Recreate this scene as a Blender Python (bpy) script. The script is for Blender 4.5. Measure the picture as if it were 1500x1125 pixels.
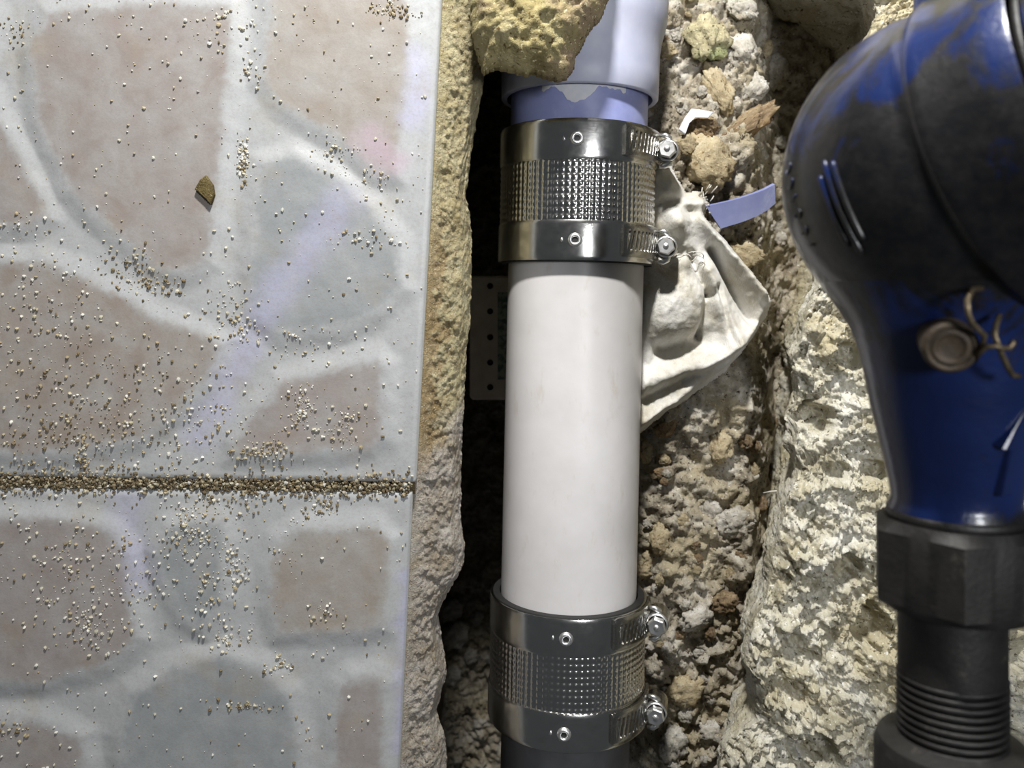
import bpy, math, random
import numpy as np
from mathutils import Vector, Matrix

# ------------------------------------------------------------------ camera, world, light
for o in list(bpy.data.objects):
    bpy.data.objects.remove(o)
scene = bpy.context.scene
COL = scene.collection
random.seed(7)
RNG = np.random.default_rng(11)

FPX, CAMH, PX0, PY0 = 1250.0, 0.33, 750.0, 440.0     # focal length in px, height above the tiles (m)

cam_d = bpy.data.cameras.new('camera')
cam = bpy.data.objects.new('camera', cam_d)
COL.objects.link(cam)
cam.location = (0, 0, CAMH)
cam_d.sensor_width = 36.0
cam_d.lens = 36.0 * FPX / 1500.0
cam_d.shift_y = -(562.5 - PY0) / 1500.0
cam_d.clip_start = 0.01
cam_d.clip_end = 20
cam_d.dof.use_dof = True
cam_d.dof.focus_distance = 0.338
cam_d.dof.aperture_fstop = 15.0
scene.camera = cam

world = bpy.data.worlds.new('dim_room_light')
scene.world = world
world.use_nodes = True
wb = world.node_tree.nodes['Background']
wb.inputs[0].default_value = (0.86, 0.93, 1.0, 1)
wb.inputs[1].default_value = 0.06


def lamp(name, loc, target, size, power, color):
    d = bpy.data.lights.new(name, 'AREA')
    d.shape = 'DISK'
    d.size = size
    d.energy = power
    d.color = color
    o = bpy.data.objects.new(name, d)
    COL.objects.link(o)
    o.location = loc
    o.rotation_euler = (Vector(target) - Vector(loc)).to_track_quat('-Z', 'Y').to_euler()
    return o


lamp('work_light', (0.0, 0.40, 0.26), (0.0, -0.08, -0.03), 0.04, 4.4, (1.0, 0.985, 0.95))
lamp('room_lamp', (0.22, 0.05, 0.64), (0.02, 0.0, -0.03), 0.12, 2.1, (0.95, 0.97, 1.0))

vs = scene.view_settings
vs.view_transform = 'Standard'
vs.look = 'None'
vs.exposure = 0.0
vs.gamma = 1.0
vs.use_curve_mapping = False


# ------------------------------------------------------------------ helpers
def P(px, py, z=0.0):
    """Point at height z that the photograph shows at pixel (px, py)."""
    d = CAMH - z
    return np.array([(px - PX0) / FPX * d, -(py - PY0) / FPX * d, z])


def lin(r, g, b):
    def f(c):
        c /= 255.0
        return c / 12.92 if c <= 0.04045 else ((c + 0.055) / 1.055) ** 2.4
    return (f(r), f(g), f(b), 1.0)


def smooth(a, b, x):
    t = np.clip((x - a) / (b - a), 0, 1)
    return t * t * (3 - 2 * t)


_perm = np.random.default_rng(3).permutation(256)
_perm = np.concatenate([_perm, _perm, _perm])
_grad = np.random.default_rng(4).normal(size=(256, 3))
_grad /= np.linalg.norm(_grad, axis=1)[:, None]


def perlin(x, y, z=0.0):
    x = np.asarray(x, float)
    y = np.asarray(y, float)
    z = np.zeros_like(x) + z
    xi, yi, zi = np.floor(x).astype(int), np.floor(y).astype(int), np.floor(z).astype(int)
    xf, yf, zf = x - xi, y - yi, z - zi
    u, v, w = [t * t * t * (t * (t * 6 - 15) + 10) for t in (xf, yf, zf)]
    res = 0
    for dx in (0, 1):
        for dy in (0, 1):
            for dz in (0, 1):
                h = _perm[_perm[_perm[(xi + dx) & 255] + ((yi + dy) & 255)] + ((zi + dz) & 255)]
                g = _grad[h]
                d = g[..., 0] * (xf - dx) + g[..., 1] * (yf - dy) + g[..., 2] * (zf - dz)
                res = res + d * (u if dx else 1 - u) * (v if dy else 1 - v) * (w if dz else 1 - w)
    return res


def fbm(x, y, z=0.0, octv=4, gain=0.5):
    s, a, f = 0, 1.0, 1.0
    for i in range(octv):
        s = s + a * perlin(x * f + 17.3 * i, y * f - 9.1 * i, np.asarray(z) * f + 5.7 * i)
        a *= gain
        f *= 2.03
    return s


_jit = np.random.default_rng(5).random((256, 3))


def worley(x, y, seed=0):
    """F1, F2 and the id of the nearest cell."""
    xi, yi = np.floor(x).astype(int), np.floor(y).astype(int)
    f1 = np.full(x.shape, 9.0)
    f2 = np.full(x.shape, 9.0)
    idn = np.zeros(x.shape, int)
    for dx in (-1, 0, 1):
        for dy in (-1, 0, 1):
            h = _perm[_perm[(xi + dx + seed) & 255] + ((yi + dy) & 255)]
            j = _jit[h]
            d = np.hypot(xi + dx + j[..., 0] - x, yi + dy + j[..., 1] - y)
            near = d < f1
            f2 = np.where(near, f1, np.minimum(f2, d))
            idn = np.where(near, h, idn)
            f1 = np.where(near, d, f1)
    return f1, f2, idn


def interp(pts, col, t):
    p = np.array(pts, float)
    return np.interp(t, p[:, col], p[:, 1 - col])


def mesh_np(name, V, F, smooth_shade=True):
    """Mesh from an (n,3) array and faces (array of quads, or a list)."""
    me = bpy.data.meshes.new(name)
    V = np.asarray(V, float)
    if isinstance(F, np.ndarray):
        k = F.shape[1]
        me.vertices.add(len(V))
        me.vertices.foreach_set('co', V.ravel())
        me.loops.add(F.size)
        me.loops.foreach_set('vertex_index', F.ravel().astype(np.int32))
        me.polygons.add(len(F))
        me.polygons.foreach_set('loop_start', np.arange(0, F.size, k, dtype=np.int32))
        me.update(calc_edges=True)
    else:
        me.from_pydata([tuple(v) for v in V], [], [tuple(f) for f in F])
    me.validate()
    me.polygons.foreach_set('use_smooth', np.full(len(me.polygons), smooth_shade))
    me.update()
    return me


def grid_faces(n, m, close_m=False, close_n=False):
    i = np.arange(n if close_n else n - 1)[:, None]
    j = np.arange(m if close_m else m - 1)[None, :]
    i2, j2 = (i + 1) % n, (j + 1) % m
    a = i * m + j
    b = i * m + j2
    c = i2 * m + j2
    d = i2 * m + j
    return np.stack([a, b, c, d], -1).reshape(-1, 4)


def set_color(me, C):
    at = me.color_attributes.new('tint', 'FLOAT_COLOR', 'POINT')
    C = np.asarray(C, float)
    if C.shape[1] == 3:
        C = np.c_[C, np.ones(len(C))]
    at.data.foreach_set('color', C.ravel())


def tag(o, label=None, cat=None, group=None, kind=None):
    if label:
        o['label'] = label
    if cat:
        o['category'] = cat
    if group:
        o['group'] = group
    if kind:
        o['kind'] = kind
    return o


def empty(name, loc):
    o = bpy.data.objects.new(name, None)
    o.empty_display_size = 0.01
    COL.objects.link(o)
    o.location = Vector(loc)
    return o


def origin(o):
    v = Vector(o.location)
    while o.parent:
        o = o.parent
        v += Vector(o.location)
    return np.array(v)


def link(name, me, mat, parent=None, loc=None):
    o = bpy.data.objects.new(name, me)
    COL.objects.link(o)
    if mat is not None:
        me.materials.append(mat)
    if parent is not None:
        o.parent = parent
    if loc is not None:
        o.location = Vector(loc)
    return o


def part(name, V, F, mat, parent=None, sm=True, flat=None):
    """World-space vertices -> object (child of parent, or a thing with its origin at its base)."""
    V = np.asarray(V, float)
    if parent is None:
        c = np.array([(V[:, 0].min() + V[:, 0].max()) / 2, (V[:, 1].min() + V[:, 1].max()) / 2, V[:, 2].min()])
        return link(name, mesh_np(name, V - c, F, sm), mat, None, c)
    o = link(name, mesh_np(name, V - origin(parent), F, sm), mat, parent)
    return o


def edge_split(o, ang=40):
    me = o.data
    me.polygons.foreach_set('use_smooth', np.full(len(me.polygons), True))
    m = o.modifiers.new('split', 'EDGE_SPLIT')
    m.split_angle = math.radians(ang)
    return o


def revolve(profile, n=96, a0=0.0, a1=None):
    """Profile [(y, r)] about the Y axis -> V, F (angle 90 deg looks up, +Z)."""
    closed = a1 is None
    th = np.linspace(a0, 2 * math.pi, n, endpoint=False) if closed else np.linspace(a0, a1, n)
    pr = np.array(profile, float)
    y = np.repeat(pr[:, 0][:, None], n, 1)
    r = pr[:, 1][:, None]
    V = np.stack([r * np.cos(th)[None], y, r * np.sin(th)[None]], -1).reshape(-1, 3)
    return V, grid_faces(len(pr), n, close_m=closed)


def frame(ydir, zhint=(0, 0, 1)):
    y = np.array(ydir, float)
    y /= np.linalg.norm(y)
    z = np.array(zhint, float)
    z -= y * z.dot(y)
    z /= np.linalg.norm(z)
    x = np.cross(y, z)
    return np.stack([x, y, z], 1)


def xf(V, M, c):
    return np.asarray(V) @ M.T + np.asarray(c)


def tube(pts, rad, n=8, closed_ends=True):
    pts = [np.array(p, float) for p in pts]
    k = len(pts)
    rad = [rad] * k if np.isscalar(rad) else rad
    V = []
    up = np.array([0.123, 0.2, 0.97])
    for i, p in enumerate(pts):
        t = pts[min(i + 1, k - 1)] - pts[max(i - 1, 0)]
        t /= np.linalg.norm(t) + 1e-12
        a = np.cross(t, up)
        if np.linalg.norm(a) < 1e-4:
            a = np.cross(t, [1, 0, 0])
        a /= np.linalg.norm(a)
        b = np.cross(t, a)
        up = b * -1 if b.dot(up) < 0 else b
        b = np.cross(a, t)
        for q in range(n):
            th = 2 * math.pi * q / n
            V.append(p + rad[i] * (a * math.cos(th) + b * math.sin(th)))
    F = [tuple(f) for f in grid_faces(k, n, close_m=True)]
    if closed_ends:
        F.append(tuple(range(n))[::-1])
        F.append(tuple((k - 1) * n + q for q in range(n)))
    return np.array(V), F


def prism(poly, h, bevel=0.0):
    """Extrude a 2-D outline (x, y) from z=0 to z=h with a small chamfer at the top."""
    p = np.array(poly, float)
    n = len(p)
    c = p.mean(0)
    layers = [(p, 0.0), (p, h - bevel)]
    if bevel:
        d = p - c
        s = 1 - bevel / np.maximum(np.linalg.norm(d, axis=1), 1e-9)
        layers.append((c + d * s[:, None], h))
    V = np.concatenate([np.c_[q, np.full(n, z)] for q, z in layers])
    F = [tuple(f) for f in grid_faces(len(layers), n, close_m=True)]
    F.append(tuple(range(n))[::-1])
    F.append(tuple((len(layers) - 1) * n + q for q in range(n)))
    return V, F


def join(*vf):
    V, F, o = [], [], 0
    for v, f in vf:
        V.append(np.asarray(v))
        F += [tuple(int(q) + o for q in g) for g in f]
        o += len(v)
    return np.concatenate(V), F


# ------------------------------------------------------------------ materials
def new_mat(name):
    m = bpy.data.materials.new(name)
    m.use_nodes = True
    nt = m.node_tree
    return m, nt, nt.nodes['Principled BSDF'], nt.nodes, nt.links


def n_noise(nt, co, scale, detail=5, rough=0.6, dist=0.0):
    n = nt.nodes.new('ShaderNodeTexNoise')
    n.inputs['Scale'].default_value = scale
    n.inputs['Detail'].default_value = detail
    n.inputs['Roughness'].default_value = rough
    n.inputs['Distortion'].default_value = dist
    nt.links.new(co, n.inputs['Vector'])
    return n.outputs['Fac']


def n_ramp(nt, fac, stops):
    r = nt.nodes.new('ShaderNodeValToRGB')
    e = r.color_ramp.elements
    while len(e) < len(stops):
        e.new(0.5)
    for i, (p, c) in enumerate(stops):
        e[i].position = p
        e[i].color = c if len(c) == 4 else (*c, 1)
    nt.links.new(fac, r.inputs[0])
    return r.outputs[0]


def n_mix(nt, fac, a, b, mode='MIX'):
    m = nt.nodes.new('ShaderNodeMix')
    m.data_type = 'RGBA'
    m.blend_type = mode
    for sock, v in ((m.inputs[0], fac), (m.inputs[6], a), (m.inputs[7], b)):
        if hasattr(v, 'is_linked'):
            nt.links.new(v, sock)
        else:
            sock.default_value = v
    return m.outputs[2]


def n_bump(nt, h, strength, dist, prev=None):
    b = nt.nodes.new('ShaderNodeBump')
    b.inputs['Strength'].default_value = strength
    b.inputs['Distance'].default_value = dist
    nt.links.new(h, b.inputs['Height'])
    if prev is not None:
        nt.links.new(prev, b.inputs['Normal'])
    return b.outputs[0]


def coords(nt):
    return nt.nodes.new('ShaderNodeTexCoord').outputs['Object']


BW = ((0, 0, 0), (1, 1, 1))


def earth_mat(name, base, patch, speck_d, speck_l, s=90, bump=0.9, fine=1500, dist=0.0012):
    """Crumbly mineral surface: patchy colour, dark and pale specks, grainy relief."""
    m, nt, b, N, L = new_mat(name)
    co = coords(nt)
    c = n_ramp(nt, n_noise(nt, co, s, 6, 0.62, 0.3), [(0.34, base[0]), (0.5, base[1]), (0.66, base[2])])
    c = n_mix(nt, n_ramp(nt, n_noise(nt, co, s * 0.35, 4, 0.6), [(0.5, BW[0]), (0.62, BW[1])]), c, patch)
    c = n_mix(nt, n_ramp(nt, n_noise(nt, co, s * 6, 3, 0.6), [(0.60, BW[0]), (0.68, BW[1])]), c, speck_d)
    c = n_mix(nt, n_ramp(nt, n_noise(nt, co, s * 8.3, 2, 0.6), [(0.63, BW[0]), (0.70, BW[1])]), c, speck_l)
    L.new(c, b.inputs['Base Color'])
    b.inputs['Roughness'].default_value = 0.93
    b.inputs['Specular IOR Level'].default_value = 0.2
    nrm = n_bump(nt, n_noise(nt, co, fine * 0.35, 5, 0.7), bump, dist)
    nrm = n_bump(nt, n_noise(nt, co, fine, 3, 0.6), bump * 0.6, dist * 0.4, nrm)
    L.new(nrm, b.inputs['Normal'])
    return m


M = {}
M['soil'] = earth_mat('damp_sandy_soil', [lin(124, 114, 98), lin(170, 161, 143), lin(196, 191, 180)], lin(166, 155, 130),
                      lin(66, 58, 46), lin(216, 210, 196), 95)
M['ledge'] = earth_mat('pale_broken_concrete', [lin(174, 166, 142), lin(206, 201, 182), lin(226, 223, 212)], lin(194, 184, 154),
                       lin(110, 100, 80), lin(238, 236, 228), 70, 1.0)
M['clod_ochre'] = earth_mat('ochre_clod', [lin(150, 133, 104), lin(182, 167, 136), lin(198, 186, 158)], lin(172, 154, 118),
                            lin(120, 100, 66), lin(222, 208, 170), 1.1, 0.9, 13)
M['clod_grey'] = earth_mat('grey_pebble', [lin(150, 144, 132), lin(182, 176, 164), lin(204, 200, 192)], lin(170, 160, 140),
                           lin(100, 94, 84), lin(224, 222, 216), 1.1, 0.7, 13)
M['clod_brown'] = earth_mat('brown_clod', [lin(104, 88, 68), lin(142, 122, 96), lin(168, 150, 120)], lin(148, 124, 92),
                            lin(70, 56, 40), lin(200, 180, 150), 1.1, 0.9, 13)
M['clod_green'] = earth_mat('greenish_clod', [lin(150, 142, 112), lin(182, 173, 140), lin(198, 190, 158)], lin(158, 162, 118),
                            lin(90, 84, 60), lin(212, 206, 180), 1.1, 0.9, 13)
M['mortar'] = earth_mat('yellow_mortar', [lin(126, 114, 78), lin(162, 150, 108), lin(180, 170, 132)], lin(154, 136, 112),
                        lin(98, 82, 52), lin(222, 212, 172), 80)


M['chip'] = earth_mat('dark_olive_chip', [lin(74, 64, 40), lin(98, 86, 54), lin(116, 104, 70)], lin(88, 76, 46), lin(50, 42, 28), lin(140, 128, 96), 150)
M['joint'] = earth_mat('joint_dirt', [lin(70, 58, 42), lin(100, 84, 60), lin(122, 106, 80)], lin(92, 76, 52), lin(44, 36, 26), lin(150, 136, 110), 150)


def screed_mat():
    m, nt, b, N, L = new_mat('broken_floor_screed')
    co = coords(nt)
    at = N.new('ShaderNodeAttribute')
    at.attribute_name = 'tint'
    c = n_mix(nt, n_ramp(nt, n_noise(nt, co, 110, 5, 0.65), [(0.35, BW[0]), (0.68, BW[1])]), at.outputs['Color'],
              n_mix(nt, 1.0, at.outputs['Color'], (0.72, 0.66, 0.55, 1), 'MULTIPLY'))
    c = n_mix(nt, n_ramp(nt, n_noise(nt, co, 900, 3, 0.6), [(0.60, BW[0]), (0.67, BW[1])]), c, lin(120, 100, 72))
    c = n_mix(nt, n_ramp(nt, n_noise(nt, co, 1150, 2, 0.6), [(0.60, BW[0]), (0.70, (0.6,) * 3)]), c, lin(206, 200, 182))
    L.new(c, b.inputs['Base Color'])
    b.inputs['Roughness'].default_value = 0.92
    b.inputs['Specular IOR Level'].default_value = 0.2
    nrm = n_bump(nt, n_noise(nt, co, 420, 5, 0.7), 0.9, 0.0016)
    nrm = n_bump(nt, n_noise(nt, co, 1500, 4, 0.65), 0.9, 0.0007, nrm)
    L.new(nrm, b.inputs['Normal'])
    return m


M['screed'] = screed_mat()


def tile_mat():
    m, nt, b, N, L = new_mat('printed_stone_tile_glaze')
    co = coords(nt)
    at = N.new('ShaderNodeAttribute')
    at.attribute_name = 'tint'
    c = at.outputs['Color']
    c = n_mix(nt, n_ramp(nt, n_noise(nt, co, 70, 6, 0.7, 0.6), [(0.42, BW[0]), (0.75, (0.45,) * 3)]), c, lin(162, 163, 161))
    c = n_mix(nt, n_ramp(nt, n_noise(nt, co, 45, 5, 0.65), [(0.55, BW[0]), (0.75, (0.35,) * 3)]), c, lin(150, 134, 108))
    c = n_mix(nt, n_ramp(nt, n_noise(nt, co, 900, 3, 0.6), [(0.45, BW[0]), (0.8, (0.3,) * 3)]), c, lin(120, 110, 100))
    L.new(c, b.inputs['Base Color'])
    b.inputs['Roughness'].default_value = 0.42
    b.inputs['Specular IOR Level'].default_value = 0.35
    L.new(n_bump(nt, n_noise(nt, co, 1400, 3, 0.6), 0.12, 0.0004), b.inputs['Normal'])
    return m


M['tile'] = tile_mat()


def attr_mat(name, rough=0.95):
    m, nt, b, N, L = new_mat(name)
    at = N.new('ShaderNodeAttribute')
    at.attribute_name = 'tint'
    L.new(at.outputs['Color'], b.inputs['Base Color'])
    b.inputs['Roughness'].default_value = rough
    b.inputs['Specular IOR Level'].default_value = 0.15
    return m


M['grain'] = attr_mat('sand_grain')


def pvc_mat(name, stops, scale, rough, stain=None, stain_amt=0.35, bump=0.05):
    m, nt, b, N, L = new_mat(name)
    co = coords(nt)
    mp = N.new('ShaderNodeMapping')
    mp.inputs['Scale'].default_value = (1.0, 0.35, 1.0)
    L.new(co, mp.inputs[0])
    c = n_ramp(nt, n_noise(nt, co, scale, 4, 0.6), stops)
    if stain:
        c = n_mix(nt, n_ramp(nt, n_noise(nt, mp.outputs[0], 150, 8, 0.75), [(0.57, BW[0]), (0.76, (stain_amt,) * 3)]), c, stain)
    L.new(c, b.inputs['Base Color'])
    b.inputs['Roughness'].default_value = rough
    L.new(n_bump(nt, n_noise(nt, co, 500, 4, 0.6), bump, 0.0004), b.inputs['Normal'])
    return m


M['pvc_white'] = pvc_mat('white_pvc', [(0.3, lin(200, 197, 196)), (0.7, lin(212, 209, 209))], 40, 0.36, lin(176, 156, 122), 0.42)
M['pvc_grey'] = pvc_mat('grey_pvc', [(0.3, lin(170, 174, 196)), (0.7, lin(188, 190, 206))], 60, 0.45, lin(206, 206, 212), 0.5)
M['pvc_blue'] = pvc_mat('blue_grey_pvc', [(0.3, lin(126, 134, 182)), (0.7, lin(148, 154, 196))], 80, 0.4, lin(196, 198, 214), 0.5)
M['pvc_dark'] = pvc_mat('dark_grey_pvc', [(0.3, lin(70, 70, 72)), (0.7, lin(92, 92, 94))], 60, 0.5, lin(120, 116, 108), 0.3)
M['rubber'] = pvc_mat('black_rubber', [(0.3, lin(26, 26, 26)), (0.7, lin(40, 40, 40))], 100, 0.6)
M['glue'] = pvc_mat('dried_pipe_cement', [(0.3, lin(196, 198, 206)), (0.7, lin(212, 212, 216))], 200, 0.6)
M['plastic_white'] = pvc_mat('pale_plastic', [(0.3, lin(214, 216, 228)), (0.7, lin(228, 230, 238))], 100, 0.4)
M['plate'] = pvc_mat('grey_plate', [(0.3, lin(190, 182, 174)), (0.7, lin(210, 203, 196))], 90, 0.5, lin(140, 128, 114), 0.5)
M['sticker'] = pvc_mat('green_printed_sticker', [(0.45, lin(150, 158, 152)), (0.55, lin(84, 108, 104))], 320, 0.5)
M['hole'] = pvc_mat('dark_hole', [(0.3, lin(30, 14, 12)), (0.7, lin(46, 24, 20))], 200, 0.8)


def steel_mat(name, base=(0.62, 0.61, 0.58, 1), rough=0.16, scratch=0.06):
    m, nt, b, N, L = new_mat(name)
    co = coords(nt)
    b.inputs['Metallic'].default_value = 1.0
    c = n_mix(nt, n_ramp(nt, n_noise(nt, co, 160, 5, 0.7), [(0.55, BW[0]), (0.78, (0.35,) * 3)]), base,
              (base[0] * 0.6, base[1] * 0.57, base[2] * 0.5, 1))
    L.new(c, b.inputs['Base Color'])
    r = n_ramp(nt, n_noise(nt, co, 220, 5, 0.7), [(0.3, (rough * 0.85,) * 3), (0.75, (rough * 1.35,) * 3)])
    L.new(r, b.inputs['Roughness'])
    mp = N.new('ShaderNodeMapping')
    mp.inputs['Scale'].default_value = (1, 9, 1)
    L.new(co, mp.inputs[0])
    L.new(n_bump(nt, n_noise(nt, mp.outputs[0], 250, 5, 0.6), scratch, 0.0006), b.inputs['Normal'])
    return m


M['steel'] = steel_mat('polished_stainless', (0.68, 0.67, 0.64, 1), 0.18, 0.04)
M['steel_dull'] = steel_mat('slotted_strap_steel', (0.40, 0.39, 0.36, 1), 0.24, 0.1)
M['zinc'] = steel_mat('zinc_screw', (0.86, 0.86, 0.86, 1), 0.38, 0.03)


def meter_mat():
    m, nt, b, N, L = new_mat('dirty_blue_enamel')
    co = coords(nt)
    blue = n_ramp(nt, n_noise(nt, co, 30, 3, 0.5), [(0.35, lin(15, 29, 68)), (0.7, lin(22, 42, 96))])
    mp = N.new('ShaderNodeMapping')
    mp.inputs['Scale'].default_value = (1.0, 0.6, 1.0)
    L.new(co, mp.inputs[0])
    at = N.new('ShaderNodeAttribute')
    at.attribute_name = 'tint'                     # how grimy the casting is, with painted shade: heavy on the bowl, light on the neck
    add = N.new('ShaderNodeMath')
    add.operation = 'ADD'
    L.new(n_noise(nt, mp.outputs[0], 48, 7, 0.66, 0.8), add.inputs[0])
    sub = N.new('ShaderNodeMath')
    sub.operation = 'MULTIPLY_ADD'
    L.new(at.outputs['Fac'], sub.inputs[0])
    sub.inputs[1].default_value = 0.30
    sub.inputs[2].default_value = -0.15
    L.new(sub.outputs[0], add.inputs[1])
    grime_shade = n_ramp(nt, add.outputs[0], [(0.46, BW[0]), (0.57, BW[1])])
    c = n_mix(nt, grime_shade, blue, n_ramp(nt, n_noise(nt, co, 260, 4, 0.7), [(0.4, lin(12, 13, 16)), (0.7, lin(32, 30, 30))]))
    L.new(c, b.inputs['Base Color'])
    r = n_ramp(nt, grime_shade, [(0.0, (0.28,) * 3), (1.0, (0.42,) * 3)])
    L.new(r, b.inputs['Roughness'])
    b.inputs['Specular IOR Level'].default_value = 0.4
    b.inputs['Coat Weight'].default_value = 0.35
    b.inputs['Coat Roughness'].default_value = 0.15
    L.new(n_bump(nt, n_noise(nt, co, 380, 5, 0.65), 0.25, 0.0006), b.inputs['Normal'])
    return m


M['meter'] = meter_mat()


def dirty_metal(name, stops, rough=0.5, metallic=0.5, s=120):
    m, nt, b, N, L = new_mat(name)
    co = coords(nt)
    L.new(n_ramp(nt, n_noise(nt, co, s, 6, 0.7), stops), b.inputs['Base Color'])
    b.inputs['Metallic'].default_value = metallic
    b.inputs['Roughness'].default_value = rough
    L.new(n_bump(nt, n_noise(nt, co, 600, 4, 0.65), 0.3, 0.0005), b.inputs['Normal'])
    return m


M['black_iron'] = dirty_metal('blackened_iron', [(0.35, lin(22, 21, 20)), (0.62, lin(36, 34, 32)), (0.8, lin(84, 80, 72))], 0.55, 0.2)
M['bronze'] = dirty_metal('brown_bronze', [(0.35, lin(44, 36, 29)), (0.65, lin(78, 66, 50)), (0.8, lin(104, 92, 72))], 0.6, 0.25)
M['wire'] = dirty_metal('seal_wire', [(0.35, lin(84, 74, 58)), (0.65, lin(130, 116, 92))], 0.45, 0.7, 300)
M['gasket'] = dirty_metal('black_gasket', [(0.35, lin(14, 14, 14)), (0.7, lin(34, 32, 30))], 0.5, 0.0)


def rag_mat():
    m, nt, b, N, L = new_mat('off_white_cotton_rag')
    co = coords(nt)
    c = n_ramp(nt, n_noise(nt, co, 55, 6, 0.7), [(0.34, lin(186, 178, 160)), (0.5, lin(212, 209, 200)), (0.66, lin(226, 224, 221))])
    c = n_mix(nt, n_ramp(nt, n_noise(nt, co, 500, 4, 0.7), [(0.6, BW[0]), (0.75, (0.5,) * 3)]), c, lin(150, 138, 112))
    L.new(c, b.inputs['Base Color'])
    b.inputs['Roughness'].default_value = 0.95
    b.inputs['Sheen Weight'].default_value = 0.3
    b.inputs['Specular IOR Level'].default_value = 0.1
    w = N.new('ShaderNodeTexWave')
    w.inputs['Scale'].default_value = 500
    w.inputs['Distortion'].default_value = 1.5
    L.new(co, w.inputs['Vector'])
    nrm = n_bump(nt, w.outputs['Fac'], 0.15, 0.0003)
    L.new(n_bump(nt, n_noise(nt, co, 700, 4, 0.7), 0.5, 0.0006, nrm), b.inputs['Normal'])
    return m


M['rag'] = rag_mat()

# ------------------------------------------------------------------ tiled floor
# outlines of the moulded stones, read off the photograph in tile-plane pixels, with their glaze colour
PINK, BROWN, GREY, TAN = (135, 125, 120), (132, 121, 112), (130, 134, 136), (139, 130, 121)
STONES_A = [
    ([(395, -170), (600, -170), (612, 60), (604, 170), (585, 262), (545, 262), (480, 205), (405, 165), (372, 120), (382, 30)], TAN),
    ([(372, 232), (430, 216), (495, 248), (548, 296), (594, 352), (598, 425), (560, 468), (480, 496), (405, 500), (366, 465), (352, 400), (360, 300)], GREY),
    ([(60, 10), (210, -8), (345, -4), (352, 60), (336, 200), (324, 330), (312, 388), (272, 412), (222, 402), (160, 346), (90, 285), (40, 180), (34, 70)], PINK),
    ([(-300, 365), (60, 372), (132, 398), (205, 440), (262, 470), (338, 498), (322, 545), (268, 610), (205, 655), (100, 676), (-300, 682)], BROWN),
    ([(375, 590), (402, 552), (480, 532), (556, 514), (574, 530), (572, 648), (548, 670), (330, 676), (330, 648)], PINK),
    ([(-300, 90), (-10, 130), (16, 180), (62, 275), (78, 322), (30, 344), (-300, 330)], PINK),
    ([(-300, -170), (-14, -170), (-4, 40), (-20, 90), (-300, 60)], GREY),
    ([(20, -170), (345, -170), (350, -40), (210, -36), (40, -24)], PINK),
    ([(-300, -390), (340, -390), (340, -210), (-300, -210)], TAN), ([(385, -390), (615, -390), (612, -210), (390, -210)], GREY),
    ([(-470, -390), (-335, -390), (-335, 682), (-470, 682)], GREY),
]
STONES_B = [
    ([(-300, 755), (60, 750), (122, 754), (172, 775), (198, 812), (200, 880), (212, 938), (160, 985), (60, 1010), (-300, 1015)], PINK),
    ([(238, 768), (290, 752), (334, 756), (340, 800), (334, 880), (300, 934), (262, 918), (228, 862), (216, 810)], GREY),
    ([(388, 830), (402, 788), (440, 764), (556, 764), (582, 788), (578, 880), (568, 925), (530, 938), (400, 940), (384, 890)], TAN),
    ([(186, 1010), (250, 970), (330, 952), (386, 968), (432, 1010), (448, 1070), (446, 1250), (180, 1250), (160, 1080)], GREY),
    ([(490, 1000), (512, 984), (558, 978), (576, 1000), (568, 1250), (476, 1250), (478, 1070)], PINK),
    ([(-300, 1050), (60, 1045), (130, 1075), (140, 1250), (-300, 1250)], PINK),
    ([(-300, 1290), (540, 1290), (530, 1800), (-300, 1800)], TAN), ([(-470, 755), (-335, 755), (-335, 1800), (-470, 1800)], GREY),
]


def poly_sd(px, py, poly):
    """Signed distance, positive inside."""
    p = np.array(poly, float)
    d2 = np.full(px.shape, 1e12)
    inside = np.zeros(px.shape, bool)
    for i in range(len(p)):
        a, b = p[i], p[(i + 1) % len(p)]
        e = b - a
        t = np.clip(((px - a[0]) * e[0] + (py - a[1]) * e[1]) / (e @ e), 0, 1)
        d2 = np.minimum(d2, (px - a[0] - t * e[0]) ** 2 + (py - a[1] - t * e[1]) ** 2)
        cond = (a[1] > py) != (b[1] > py)
        with np.errstate(divide='ignore', invalid='ignore'):
            xi = a[0] + (py - a[1]) / (b[1] - a[1] if b[1] != a[1] else 1e-9) * e[0]
        inside ^= cond & (px < xi)
    return np.where(inside, 1, -1) * np.sqrt(d2)


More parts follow.
